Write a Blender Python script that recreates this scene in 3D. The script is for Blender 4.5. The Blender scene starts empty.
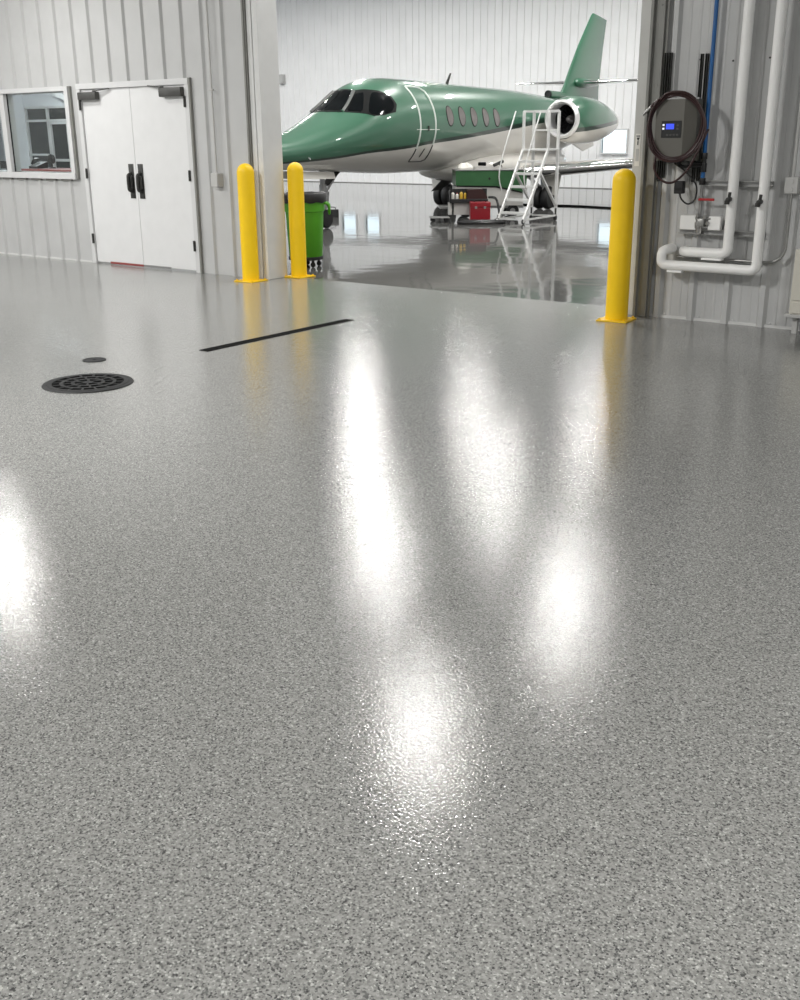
import bpy, bmesh, math, random
from mathutils import Vector, Matrix
random.seed(7)
D2R = math.radians
scene = bpy.context.scene
COL = scene.collection

# ------------------------------------------------------------------ camera
cam_data = bpy.data.cameras.new('camera')
cam = bpy.data.objects.new('camera', cam_data)
COL.objects.link(cam)
cam_data.sensor_fit = 'VERTICAL'
cam_data.sensor_height = 36.0
cam_data.lens = 36.0 * 1067.1 / 1000.0
cam_data.clip_start = 0.05
cam_data.clip_end = 200
PITCH, ROLL, YAW = 0.3305, -0.0086, 0.6447
fwd = Vector((-math.sin(YAW) * math.cos(PITCH), math.cos(YAW) * math.cos(PITCH), -math.sin(PITCH)))
rt = Vector((math.cos(YAW), math.sin(YAW), 0))
up = rt.cross(fwd)
r2 = rt * math.cos(ROLL) + up * math.sin(ROLL)
u2 = -rt * math.sin(ROLL) + up * math.cos(ROLL)
rot = Matrix((r2, u2, -fwd)).transposed()
cam.matrix_world = Matrix.Translation((0, -8.8551, 1.5356)) @ rot.to_4x4()
scene.camera = cam

# ------------------------------------------------------------------ world, exposure
world = bpy.data.worlds.new('world')
scene.world = world
world.use_nodes = True
bg = world.node_tree.nodes['Background']
bg.inputs['Color'].default_value = (0.80, 0.90, 1.0, 1)
bg.inputs['Strength'].default_value = 2.2
scene.view_settings.view_transform = 'Standard'
scene.view_settings.look = 'None'
scene.view_settings.exposure = 0.0
scene.view_settings.gamma = 1.0
scene.view_settings.use_curve_mapping = False

NEAR_W, NEAR_BACK_W, HANGAR_W, OFFICE_W = 58.0, 410.0, 130.0, 60.0
FLOOR_ROUGH, FLOOR_BUMP = 0.095, 0.34
LIGHT_COL = (1.0, 0.985, 0.955)

# ------------------------------------------------------------------ materials
def mat(name, col, rough=0.5, metal=0.0, coat=0.0, coat_rough=0.05, spec=0.5, emis=None, estr=0.0, trans=0.0, var=0.0, vscale=6.0, bump=0.0, bscale=60.0):
    m = bpy.data.materials.new(name)
    m.use_nodes = True
    nt = m.node_tree
    b = nt.nodes['Principled BSDF']
    b.inputs['Base Color'].default_value = (*col, 1)
    b.inputs['Roughness'].default_value = rough
    b.inputs['Metallic'].default_value = metal
    b.inputs['Coat Weight'].default_value = coat
    b.inputs['Coat Roughness'].default_value = coat_rough
    b.inputs['Specular IOR Level'].default_value = spec
    b.inputs['Transmission Weight'].default_value = trans
    if emis:
        b.inputs['Emission Color'].default_value = (*emis, 1)
        b.inputs['Emission Strength'].default_value = estr
    tc = nt.nodes.new('ShaderNodeTexCoord')
    if var > 0:
        n = nt.nodes.new('ShaderNodeTexNoise')
        n.inputs['Scale'].default_value = vscale
        n.inputs['Detail'].default_value = 4
        nt.links.new(tc.outputs['Object'], n.inputs['Vector'])
        r = nt.nodes.new('ShaderNodeValToRGB')
        r.color_ramp.elements[0].position = 0.3
        r.color_ramp.elements[1].position = 0.7
        r.color_ramp.elements[0].color = (*[c * (1 - var) for c in col], 1)
        r.color_ramp.elements[1].color = (*[min(1, c * (1 + var)) for c in col], 1)
        nt.links.new(n.outputs['Fac'], r.inputs['Fac'])
        nt.links.new(r.outputs['Color'], b.inputs['Base Color'])
    if bump > 0:
        n2 = nt.nodes.new('ShaderNodeTexNoise')
        n2.inputs['Scale'].default_value = bscale
        nt.links.new(tc.outputs['Object'], n2.inputs['Vector'])
        bp = nt.nodes.new('ShaderNodeBump')
        bp.inputs['Strength'].default_value = bump
        bp.inputs['Distance'].default_value = 0.01
        nt.links.new(n2.outputs['Fac'], bp.inputs['Height'])
        nt.links.new(bp.outputs['Normal'], b.inputs['Normal'])
    return m

def floor_flake_mat():
    m = bpy.data.materials.new('flake_epoxy'); m.use_nodes = True
    nt = m.node_tree; N = nt.nodes; L = nt.links
    b = N['Principled BSDF']
    tc = N.new('ShaderNodeTexCoord')
    v = N.new('ShaderNodeTexVoronoi'); v.inputs['Scale'].default_value = 235; v.inputs['Randomness'].default_value = 1
    L.new(tc.outputs['Object'], v.inputs['Vector'])
    sep = N.new('ShaderNodeSeparateColor'); L.new(v.outputs['Color'], sep.inputs['Color'])
    r = N.new('ShaderNodeValToRGB'); r.color_ramp.interpolation = 'CONSTANT'
    e = r.color_ramp.elements
    e[0].position = 0.0; e[0].color = (0.085, 0.085, 0.085, 1)
    e[1].position = 0.07; e[1].color = (0.16, 0.162, 0.158, 1)
    for p, c in ((0.22, 0.275), (0.50, 0.315), (0.78, 0.355), (0.93, 0.50)):
        x = e.new(p); x.color = (c, c * 1.005, c * 0.965, 1)
    L.new(sep.outputs[0], r.inputs['Fac'])
    # second, coarser clumping of the flakes
    n = N.new('ShaderNodeTexNoise'); n.inputs['Scale'].default_value = 95; n.inputs['Detail'].default_value = 3
    L.new(tc.outputs['Object'], n.inputs['Vector'])
    r2_ = N.new('ShaderNodeValToRGB')
    r2_.color_ramp.elements[0].position = 0.34; r2_.color_ramp.elements[0].color = (0.66, 0.66, 0.66, 1)
    r2_.color_ramp.elements[1].position = 0.56; r2_.color_ramp.elements[1].color = (1, 1, 1, 1)
    L.new(n.outputs['Fac'], r2_.inputs['Fac'])
    mx = N.new('ShaderNodeMix'); mx.data_type = 'RGBA'; mx.blend_type = 'MULTIPLY'; mx.inputs[0].default_value = 1
    L.new(r.outputs['Color'], mx.inputs[6]); L.new(r2_.outputs['Color'], mx.inputs[7])
    L.new(mx.outputs[2], b.inputs['Base Color'])
    b.inputs['Roughness'].default_value = FLOOR_ROUGH
    b.inputs['IOR'].default_value = 1.52
    n3 = N.new('ShaderNodeTexNoise'); n3.inputs['Scale'].default_value = 125; n3.inputs['Detail'].default_value = 1
    L.new(tc.outputs['Object'], n3.inputs['Vector'])
    bp = N.new('ShaderNodeBump'); bp.inputs['Strength'].default_value = FLOOR_BUMP; bp.inputs['Distance'].default_value = 0.002
    L.new(n3.outputs['Fac'], bp.inputs['Height']); L.new(bp.outputs['Normal'], b.inputs['Normal'])
    # slow patchy variation in the gloss of the top coat
    n4 = N.new('ShaderNodeTexNoise'); n4.inputs['Scale'].default_value = 0.9; n4.inputs['Detail'].default_value = 3
    L.new(tc.outputs['Object'], n4.inputs['Vector'])
    mr = N.new('ShaderNodeMapRange')
    mr.inputs['From Min'].default_value = 0.3; mr.inputs['From Max'].default_value = 0.7
    mr.inputs['To Min'].default_value = FLOOR_ROUGH * 0.85; mr.inputs['To Max'].default_value = FLOOR_ROUGH * 1.2
    L.new(n4.outputs['Fac'], mr.inputs['Value']); L.new(mr.outputs['Result'], b.inputs['Roughness'])
    return m



def hangar_floor_mat():
    m = bpy.data.materials.new('polished_grey_epoxy'); m.use_nodes = True
    nt = m.node_tree; N = nt.nodes; L = nt.links
    b = N['Principled BSDF']
    tc = N.new('ShaderNodeTexCoord')
    n = N.new('ShaderNodeTexNoise'); n.inputs['Scale'].default_value = 1.3; n.inputs['Detail'].default_value = 5
    L.new(tc.outputs['Object'], n.inputs['Vector'])
    r = N.new('ShaderNodeValToRGB')
    r.color_ramp.elements[0].position = 0.3; r.color_ramp.elements[0].color = (0.10, 0.10, 0.097, 1)
    r.color_ramp.elements[1].position = 0.75; r.color_ramp.elements[1].color = (0.12, 0.12, 0.116, 1)
    L.new(n.outputs['Fac'], r.inputs['Fac']); L.new(r.outputs['Color'], b.inputs['Base Color'])
    b.inputs['Roughness'].default_value = 0.06
    b.inputs['IOR'].default_value = 1.24
    n2 = N.new('ShaderNodeTexNoise'); n2.inputs['Scale'].default_value = 2.2; n2.inputs['Detail'].default_value = 1
    L.new(tc.outputs['Object'], n2.inputs['Vector'])
    bp = N.new('ShaderNodeBump'); bp.inputs['Strength'].default_value = 0.12; bp.inputs['Distance'].default_value = 0.02
    L.new(n2.outputs['Fac'], bp.inputs['Height']); L.new(bp.outputs['Normal'], b.inputs['Normal'])
    return m

def stripe_paint_mat(name, pts, band0, band1, green=(0.038, 0.138, 0.080), white=(0.66, 0.64, 0.60)):
    """two-tone livery: green above a dark cheat line, off-white below; the line height is a curve along the object's y axis"""
    m = bpy.data.materials.new(name); m.use_nodes = True
    nt = m.node_tree; N = nt.nodes; L = nt.links
    b = N['Principled BSDF']
    tc = N.new('ShaderNodeTexCoord'); sp = N.new('ShaderNodeSeparateXYZ')
    L.new(tc.outputs['Object'], sp.inputs['Vector'])
    s0, s1 = pts[0][0], pts[-1][0]
    mr = N.new('ShaderNodeMapRange'); mr.inputs['From Min'].default_value = s0; mr.inputs['From Max'].default_value = s1
    L.new(sp.outputs['Y'], mr.inputs['Value'])
    fc = N.new('ShaderNodeFloatCurve'); c = fc.mapping.curves[0]
    z0, z1 = 0.8, 2.3
    norm = [((s - s0) / (s1 - s0), (z - z0) / (z1 - z0)) for s, z in pts]
    c.points[0].location = norm[0]; c.points[1].location = norm[-1]
    for p in norm[1:-1]: c.points.new(*p)
    fc.mapping.update()
    L.new(mr.outputs['Result'], fc.inputs['Value'])
    m2 = N.new('ShaderNodeMapRange'); m2.inputs['To Min'].default_value = z0; m2.inputs['To Max'].default_value = z1
    L.new(fc.outputs['Value'], m2.inputs['Value'])
    sub = N.new('ShaderNodeMath'); sub.operation = 'SUBTRACT'
    L.new(sp.outputs['Z'], sub.inputs[0]); L.new(m2.outputs['Result'], sub.inputs[1])
    # band thickness grows aft
    bw = N.new('ShaderNodeMapRange'); bw.inputs['To Min'].default_value = band0; bw.inputs['To Max'].default_value = band1
    L.new(mr.outputs['Result'], bw.inputs['Value'])
    g1 = N.new('ShaderNodeMath'); g1.operation = 'GREATER_THAN'
    L.new(sub.outputs[0], g1.inputs[0]); L.new(bw.outputs['Result'], g1.inputs[1])
    g2 = N.new('ShaderNodeMath'); g2.operation = 'GREATER_THAN'; g2.inputs[1].default_value = 0
    L.new(sub.outputs[0], g2.inputs[0])
    a = N.new('ShaderNodeMix'); a.data_type = 'RGBA'; a.inputs[6].default_value = (*white, 1); a.inputs[7].default_value = (0.012, 0.03, 0.022, 1)
    L.new(g2.outputs[0], a.inputs[0])
    d = N.new('ShaderNodeMix'); d.data_type = 'RGBA'; d.inputs[7].default_value = (*green, 1)
    L.new(g1.outputs[0], d.inputs[0]); L.new(a.outputs[2], d.inputs[6]); L.new(d.outputs[2], b.inputs['Base Color'])
    b.inputs['Roughness'].default_value = 0.32
    b.inputs['Metallic'].default_value = 0.0
    b.inputs['Coat Weight'].default_value = 1.0
    b.inputs['Coat Roughness'].default_value = 0.03
    return m

GREEN = (0.038, 0.138, 0.080)
WHITE_PAINT = (0.66, 0.64, 0.60)
M = {
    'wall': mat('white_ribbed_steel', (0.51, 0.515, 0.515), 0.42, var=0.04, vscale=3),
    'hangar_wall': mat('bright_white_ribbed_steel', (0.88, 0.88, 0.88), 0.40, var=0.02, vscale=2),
    'trim': mat('white_trim_steel', (0.66, 0.665, 0.66), 0.4, var=0.03),
    'trim_grey_and_shade': mat('grey_trim_steel_and_shade', (0.22, 0.22, 0.205), 0.45, var=0.06),
    'post': mat('galvanised_jamb', (0.52, 0.52, 0.50), 0.4, var=0.06),
    'ceiling': mat('white_ceiling_liner', (0.62, 0.62, 0.62), 0.6, var=0.04),
    'door': mat('white_door_paint', (0.74, 0.745, 0.75), 0.4, var=0.02),
    'door_frame': mat('white_frame_paint', (0.64, 0.645, 0.65), 0.4, var=0.02),
    'dark_hardware': mat('dark_bronze_hardware', (0.06, 0.06, 0.058), 0.4, 0.6, var=0.1),
    'closer': mat('grey_closer_metal', (0.075, 0.075, 0.072), 0.45, 0.3, var=0.1),
    'black': mat('black_rubber', (0.012, 0.012, 0.013), 0.55, var=0.2),
    'black_gloss': mat('black_plastic', (0.014, 0.014, 0.015), 0.3, var=0.1),
    'iron': mat('black_cast_iron', (0.022, 0.023, 0.024), 0.6, 0.0, spec=0.25, var=0.2, vscale=30),
    'recess': mat('dark_drain_recess', (0.006, 0.006, 0.006), 0.9, spec=0.08, var=0.1),
    'yellow': mat('safety_yellow_sleeve', (0.98, 0.63, 0.0), 0.45, var=0.03, vscale=8),
    'yellow_base': mat('safety_yellow_paint', (0.90, 0.57, 0.0), 0.4, var=0.08),
    'bin_green': mat('lime_green_plastic', (0.085, 0.36, 0.012), 0.45, var=0.05),
    'pvc': mat('white_pipe_jacket', (0.92, 0.92, 0.91), 0.36, var=0.01),
    'steel': mat('zinc_steel', (0.36, 0.36, 0.35), 0.35, 0.7, var=0.12, vscale=20),
    'dark_steel': mat('dark_channel_steel', (0.04, 0.041, 0.038), 0.5, 0.0, spec=0.25, var=0.1),
    'alu': mat('brushed_aluminium', (0.70, 0.70, 0.69), 0.35, 0.25, var=0.05),
    'alu_dark': mat('worn_aluminium', (0.35, 0.35, 0.35), 0.4, 0.7, var=0.08),
    'blue': mat('blue_air_pipe', (0.008, 0.105, 0.32), 0.35, var=0.03),
    'red': mat('red_valve_paint', (0.42, 0.012, 0.016), 0.4, var=0.05),
    'dark_red': mat('dark_red_hose', (0.030, 0.008, 0.008), 0.4, var=0.1),
    'toolbox_red': mat('red_toolbox_paint', (0.24, 0.004, 0.012), 0.35, var=0.05),
    'box_grey': mat('warm_grey_enclosure', (0.120, 0.115, 0.100), 0.45, var=0.03),
    'screen': mat('blue_lcd', (0.01, 0.02, 0.2), 0.3, emis=(0.05, 0.09, 0.9), estr=1.0),
    'led': mat('white_led', (0.6, 0.6, 0.6), 0.3, emis=(0.8, 0.85, 1.0), estr=0.8),
    'elec_box': mat('grey_electrical_box', (0.50, 0.50, 0.49), 0.4, var=0.04),
    'cabinet': mat('beige_cabinet_paint', (0.62, 0.60, 0.53), 0.4, var=0.04),
    'sticker': mat('white_sticker', (0.75, 0.74, 0.70), 0.5, var=0.03),
    'jet_glass': mat('tinted_cockpit_glass', (0.004, 0.005, 0.006), 0.08, spec=0.18, var=0.1),
    'cabin_glass': mat('cabin_window_glass', (0.17, 0.155, 0.15), 0.12, coat=0.6, var=0.15),
    'gasket': mat('window_surround', (0.010, 0.011, 0.011), 0.5, spec=0.08, var=0.1),
    'jet_green': mat('metallic_green_paint', GREEN, 0.32, 0.0, coat=1.0, coat_rough=0.03, var=0.02),
    'jet_white': mat('off_white_aircraft_paint', WHITE_PAINT, 0.3, coat=1.0, coat_rough=0.04, var=0.02),
    'chrome': mat('polished_aluminium', (0.85, 0.85, 0.85), 0.12, 1.0, var=0.02),
    'fan': mat('dark_fan_metal', (0.03, 0.03, 0.032), 0.35, 0.6, var=0.1),
    'spinner': mat('grey_spinner', (0.22, 0.21, 0.21), 0.3, 0.4, var=0.05),
    'cart_green': mat('green_cart_panel', (0.030, 0.115, 0.040), 0.4, var=0.08),
    'cart_white': mat('white_cart_panel', (0.52, 0.51, 0.49), 0.45, var=0.05),
    'cloth': mat('white_rag', (0.75, 0.74, 0.68), 0.8, var=0.05),
    'amber': mat('yellow_bottle', (0.65, 0.42, 0.05), 0.4, var=0.05),
    'office_wall': mat('pale_office_wall', (0.72, 0.74, 0.76), 0.6, var=0.02),
    'office_floor': mat('office_carpet', (0.16, 0.16, 0.17), 0.8, var=0.1, vscale=40),
    'dark_glass': mat('dark_partition_glass', (0.030, 0.036, 0.034), 0.12, var=0.1),
    'desk_red': mat('red_counter_top', (0.28, 0.06, 0.055), 0.4, var=0.1),
    'line_white': mat('white_door_seam', (0.70, 0.74, 0.70), 0.35, var=0.02),
    'line_dark': mat('dark_door_seam', (0.05, 0.05, 0.045), 0.5, var=0.05),
    'lip': mat('bare_aluminium_lip', (0.78, 0.78, 0.78), 0.28, 0.45, var=0.03),
    'channel_web': mat('grey_channel_web', (0.10, 0.10, 0.095), 0.5, var=0.05),
    'fixture': mat('white_fixture_housing', (0.7, 0.7, 0.7), 0.5, var=0.02),
}
M['floor'] = floor_flake_mat()
M['hangar_floor'] = hangar_floor_mat()
def glass_mat():
    m = bpy.data.materials.new('clear_window_glass'); m.use_nodes = True
    nt = m.node_tree; N = nt.nodes; L = nt.links
    out = N['Material Output']; N.remove(N['Principled BSDF'])
    t = N.new('ShaderNodeBsdfTransparent'); t.inputs[0].default_value = (0.93, 0.96, 0.95, 1)
    g = N.new('ShaderNodeBsdfGlossy'); g.inputs['Roughness'].default_value = 0.02
    f = N.new('ShaderNodeFresnel'); f.inputs['IOR'].default_value = 1.45
    ge = N.new('ShaderNodeNewGeometry'); iv = N.new('ShaderNodeMath'); iv.operation = 'SUBTRACT'; iv.inputs[0].default_value = 1.0
    L.new(ge.outputs['Backfacing'], iv.inputs[1]); mu = N.new('ShaderNodeMath'); mu.operation = 'MULTIPLY'
    L.new(f.outputs[0], mu.inputs[0]); L.new(iv.outputs[0], mu.inputs[1])
    mx = N.new('ShaderNodeMixShader')
    L.new(mu.outputs[0], mx.inputs[0]); L.new(t.outputs[0], mx.inputs[1]); L.new(g.outputs[0], mx.inputs[2])
    L.new(mx.outputs[0], out.inputs['Surface'])
    return m
M['glass'] = glass_mat()

# ------------------------------------------------------------------ mesh helpers
class MB:
    """collects shapes and links them as one mesh object"""
    def __init__(self): self.bm = bmesh.new()
    def box(self, x0, x1, y0, y1, z0, z1, bev=0.0, rot=None, mi=0):
        c = Vector(((x0 + x1) / 2, (y0 + y1) / 2, (z0 + z1) / 2))
        g = bmesh.ops.create_cube(self.bm, size=1.0)
        vs = g['verts']
        bmesh.ops.scale(self.bm, vec=(abs(x1 - x0), abs(y1 - y0), abs(z1 - z0)), verts=vs)
        if rot is not None: bmesh.ops.rotate(self.bm, cent=(0, 0, 0), matrix=rot, verts=vs)
        bmesh.ops.translate(self.bm, vec=c, verts=vs)
        fs = list({f for v in vs for f in v.link_faces})
        for f in fs: f.material_index = mi
        if bev > 0:
            es = list({e for v in vs for e in v.link_edges})
            bmesh.ops.bevel(self.bm, geom=es, offset=bev, segments=2, affect='EDGES', profile=0.5)
        return self
    def bar(self, p0, p1, w, t=None, bev=0.0, roll=0.0):
        """rectangular bar between two points"""
        t = t or w
        p0, p1 = Vector(p0), Vector(p1); d = p1 - p0
        q = d.to_track_quat('Z', 'Y').to_matrix() @ Matrix.Rotation(roll, 3, 'Z')
        g = bmesh.ops.create_cube(self.bm, size=1.0); vs = g['verts']
        bmesh.ops.scale(self.bm, vec=(w, t, d.length), verts=vs)
        bmesh.ops.rotate(self.bm, cent=(0, 0, 0), matrix=q, verts=vs)
        bmesh.ops.translate(self.bm, vec=(p0 + p1) / 2, verts=vs)
        if bev > 0:
            es = list({e for v in vs for e in v.link_edges})
            bmesh.ops.bevel(self.bm, geom=es, offset=bev, segments=2, affect='EDGES', profile=0.5)
        return self
    def cyl(self, p0, p1, r0, r1=None, seg=24, bev=0.0):
        r1 = r0 if r1 is None else r1
        p0, p1 = Vector(p0), Vector(p1); d = p1 - p0
        g = bmesh.ops.create_cone(self.bm, cap_ends=True, segments=seg, radius1=r0, radius2=r1, depth=d.length)
        vs = g['verts']
        if bev > 0:
            es = [e for e in {e for v in vs for e in v.link_edges} if len(e.link_faces) == 2 and any(len(f.verts) > 4 for f in e.link_faces)]
            bv = bmesh.ops.bevel(self.bm, geom=es, offset=bev, segments=2, affect='EDGES', profile=0.5)
            vs = list({v for v in vs if v.is_valid} | set(bv['verts']))
        bmesh.ops.rotate(self.bm, cent=(0, 0, 0), matrix=d.to_track_quat('Z', 'Y').to_matrix(), verts=vs)
        bmesh.ops.translate(self.bm, vec=(p0 + p1) / 2, verts=vs)
        return self
    def tube(self, pts, r, seg=12, closed=False, smooth_n=0):
        """round tube along a polyline; smooth_n > 0 rounds it with a Catmull-Rom spline"""
        P = [Vector(p) for p in pts]
        if smooth_n:
            Q = []; n = len(P)
            rng = range(n if closed else n - 1)
            for i in rng:
                a = P[(i - 1) % n] if closed or i > 0 else P[0]
                b_ = P[i]; c = P[(i + 1) % n]
                d = P[(i + 2) % n] if closed or i + 2 < n else P[-1]
                for k in range(smooth_n):
                    t = k / smooth_n
                    Q.append(0.5 * ((2 * b_) + (c - a) * t + (2 * a - 5 * b_ + 4 * c - d) * t * t + (-a + 3 * b_ - 3 * c + d) * t ** 3))
            if not closed: Q.append(P[-1])
            P = Q
        n = len(P); rings = []; nrm = None
        for i in range(n):
            if closed: d = P[(i + 1) % n] - P[i - 1]
            else: d = P[min(i + 1, n - 1)] - P[max(i - 1, 0)]
            if d.length < 1e-9: d = Vector((0, 0, 1))
            d.normalize()
            if nrm is None:
                nrm = d.orthogonal().normalized()
            else:
                nrm = (nrm - d * nrm.dot(d)).normalized()
            bn = d.cross(nrm)
            rings.append([self.bm.verts.new(P[i] + (nrm * math.cos(2 * math.pi * k / seg) + bn * math.sin(2 * math.pi * k / seg)) * r) for k in range(seg)])
        for i in range(n if closed else n - 1):
            A, B = rings[i], rings[(i + 1) % n]
            off = 0
            if closed and i == n - 1:
                off = min(range(seg), key=lambda o: (A[0].co - B[o].co).length)
            for k in range(seg):
                self.bm.faces.new((A[k], A[(k + 1) % seg], B[(k + 1 + off) % seg], B[(k + off) % seg]))
        if not closed:
            self.bm.faces.new(rings[0][::-1]); self.bm.faces.new(rings[-1])
        return self
    def rings(self, R, cap0=True, cap1=True, mi=0):
        """loft a list of vertex rings"""
        V = [[self.bm.verts.new(p) for p in ring] for ring in R]
        n = len(V[0])
        for A, B in zip(V, V[1:]):
            for k in range(n):
                f = self.bm.faces.new((A[k], A[(k + 1) % n], B[(k + 1) % n], B[k])); f.material_index = mi
        if cap0: self.bm.faces.new(V[0][::-1]).material_index = mi
        if cap1: self.bm.faces.new(V[-1]).material_index = mi
        return self
    def lathe(self, prof, cx=0, cy=0, z=0, seg=32, axis='Z', cap=True):
        """profile of (radius, height)"""
        R = []
        for r, h in prof:
            ring = []
            for k in range(seg):
                a = 2 * math.pi * k / seg
                if axis == 'Z': ring.append(Vector((cx + r * math.cos(a), cy + r * math.sin(a), z + h)))
                elif axis == 'Y': ring.append(Vector((cx + r * math.cos(a), cy + h, z + r * math.sin(a))))
                else: ring.append(Vector((cx + h, cy + r * math.cos(a), z + r * math.sin(a))))
            R.append(ring)
        return self.rings(R, cap, cap)
    def prism(self, pts, axis, a0, a1):
        """2D polygon extruded along an axis; pts in the other two coordinates in x,y,z order"""
        def mk(p, a):
            if axis == 'X': return Vector((a, p[0], p[1]))
            if axis == 'Y': return Vector((p[0], a, p[1]))
            return Vector((p[0], p[1], a))
        return self.rings([[mk(p, a0) for p in pts], [mk(p, a1) for p in pts]])
    def build(self, name, m, parent=None, smooth=False, loc=None, rotz=0.0, label=None, angle=40):
        bm = self.bm
        bmesh.ops.recalc_face_normals(bm, faces=bm.faces[:])
        me = bpy.data.meshes.new(name)
        if smooth:
            for f in bm.faces: f.smooth = True
            for e in bm.edges:
                if len(e.link_faces) == 2 and e.calc_face_angle(0) > D2R(angle): e.smooth = False
        bm.to_mesh(me); bm.free()
        for mm in (m if isinstance(m, (list, tuple)) else [m]): me.materials.append(mm)
        o = bpy.data.objects.new(name, me)
        COL.objects.link(o)
        if loc is not None: o.location = loc
        o.rotation_euler.z = rotz
        if parent is not None: o.parent = parent
        if label: o['label'] = label
        return o

def tag(o, label, cat, group=None, kind=None):
    o['label'] = label; o['category'] = cat
    if group: o['group'] = group
    if kind: o['kind'] = kind
    return o

def thing(name, label, cat, loc=(0, 0, 0), rotz=0.0, group=None):
    o = bpy.data.objects.new(name, None)
    o.empty_display_size = 0.2
    COL.objects.link(o)
    o.location = loc; o.rotation_euler = (0, 0, rotz)
    return tag(o, label, cat, group)

def struct(o, label=None, cat=None):
    o['kind'] = 'structure'
    if label: o['label'] = label
    if cat: o['category'] = cat
    return o

def copy_tree(o, parent=None):
    c = o.copy(); COL.objects.link(c)
    if parent is not None: c.parent = parent
    for ch in [x for x in COL.objects if x.parent == o and x != c]:
        copy_tree(ch, c)
    return c

def rect_xz(x0, x1, z0, z1, holes):
    """rectangles that tile a wall around its rectangular openings"""
    zs = sorted({z0, z1, *[h[2] for h in holes], *[h[3] for h in holes]})
    out = []
    for a, b in zip(zs, zs[1:]):
        cuts = sorted((h[0], h[1]) for h in holes if h[2] <= a + 1e-6 and h[3] >= b - 1e-6)
        x = x0
        for c0, c1 in cuts:
            if c0 > x: out.append((x, c0, a, b))
            x = max(x, c1)
        if x < x1: out.append((x, x1, a, b))
    return out

def ribbed(mb, x0, x1, z0, z1, pitch, phase, y, d=0.028, base=0.075, top=0.032, minor=True, sgn=-1, thick=0.04):
    """vertical ribbed sheet standing at y, ribs towards sgn*y, with a flat back"""
    prof = []
    k0 = math.floor((x0 - phase) / pitch) - 1
    k1 = math.ceil((x1 - phase) / pitch) + 1
    for k in range(k0, k1 + 1):
        c = phase + k * pitch
        prof += [(c - base / 2, 0), (c - top / 2, d), (c + top / 2, d), (c + base / 2, 0)]
        if minor:
            for f in (0.36, 0.64):
                m_ = c + pitch * f
                prof += [(m_ - 0.014, 0), (m_ - 0.007, 0.004), (m_ + 0.007, 0.004), (m_ + 0.014, 0)]
    def at(x):
        for (a, ya), (b, yb) in zip(prof, prof[1:]):
            if a <= x <= b: return ya + (yb - ya) * ((x - a) / (b - a) if b > a else 0)
        return 0
    P = [(x0, at(x0))] + [p for p in prof if x0 < p[0] < x1] + [(x1, at(x1))]
    bm = mb.bm
    F0 = [bm.verts.new((x, y + sgn * h, z0)) for x, h in P]
    F1 = [bm.verts.new((x, y + sgn * h, z1)) for x, h in P]
    for i in range(len(P) - 1): bm.faces.new((F0[i], F0[i + 1], F1[i + 1], F1[i]))
    B = [bm.verts.new(c) for c in ((x0, y - sgn * thick, z0), (x1, y - sgn * thick, z0), (x1, y - sgn * thick, z1), (x0, y - sgn * thick, z1))]
    bm.faces.new((B[0], B[3], B[2], B[1]))
    bm.faces.new([F0[0], F1[0], B[3], B[0]])
    bm.faces.new([F0[-1], B[1], B[2], F1[-1]])
    bm.faces.new([B[0]] + [B[1]] + F0[::-1])
    bm.faces.new([B[3]] + F1 + [B[2]])

# ================================================================== LIGHTS (each lamp hangs in its own fixture)
def high_bay(loc, watts, sx, sy, label, group):
    t = thing('ceiling_light', label, 'light', loc, 0, group)
    h = MB()
    h.box(-sx / 2 - 0.03, sx / 2 + 0.03, -sy / 2 - 0.03, sy / 2 + 0.03, 0.012, 0.07, 0.01)
    h.box(-0.08, 0.08, -0.08, 0.08, 0.07, 0.13, 0.01)
    h.build('housing', M['fixture'], t)
    drop = 0.6 if loc[2] > 5.5 else 6.0 - loc[2]
    for s in (-1, 1): MB().cyl((s * (sx / 2 - 0.05), 0, 0.068), (s * (sx / 2 - 0.05), 0, drop), 0.006, seg=6).build('hanger', M['steel'], t)
    ld = bpy.data.lights.new('lamp', 'AREA'); ld.shape = 'RECTANGLE'; ld.size = sx; ld.size_y = sy
    ld.energy = watts; ld.color = LIGHT_COL
    lo = bpy.data.objects.new('lamp', ld); COL.objects.link(lo); lo.parent = t; lo.location = (0, 0, 0.0)
    return t

for x, y, lb in ((-11.60, -1.77, 'white hanging light in front of the white double door'),):
    high_bay((x, y, 3.7), NEAR_W, 0.42, 0.26, lb, 'ceiling lights of the front room')
for x, y, lb in ((-20.0, -6.6, 'white ceiling light far left in the front room, beyond the window'), (-13.6, -7.0, 'added unseen ceiling light left of the camera opposite the double door'),
                 (-7.4, -7.4, 'white ceiling light left above the camera'), (2.6, -8.8, 'added unseen ceiling light right above the camera')):  # lamps opposite the door and right above the camera are added as fill
    high_bay((x, y, 4.8), NEAR_BACK_W * (1.25 if x == -7.4 else 1.0), 0.60, 0.30, lb, 'ceiling lights of the front room')
rowname = {0: 'row just inside the opening', 1: 'row over the jet nose', 2: 'row over the cabin', 3: 'row over the tail'}
nth = ('rightmost', 'second from right', 'third from right', 'fourth from right', 'fifth from right', 'sixth from right', 'leftmost')
for r_, (y, xs) in enumerate(((1.17, (-3.4, -7.24, -11.1, -14.9, -18.7)), (5.75, (-3.75, -7.57, -11.43, -15.3, -19.2, -23.0)), (10.5, (-4.0, -7.9, -11.8, -15.7, -19.6, -23.4, -27.3)),
                              (15.3, (-4.4, -8.4, -12.2, -15.8, -19.6, -23.3, -27.0)))):
    for k, x in enumerate(xs):
        high_bay((x, y, 6.0), HANGAR_W * (0.85 if r_ == 0 else 1.0), 0.85, 0.26, 'white hangar ceiling light, %s in the %s' % (nth[k], rowname[r_]), 'ceiling lights of the hangar')

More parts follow.
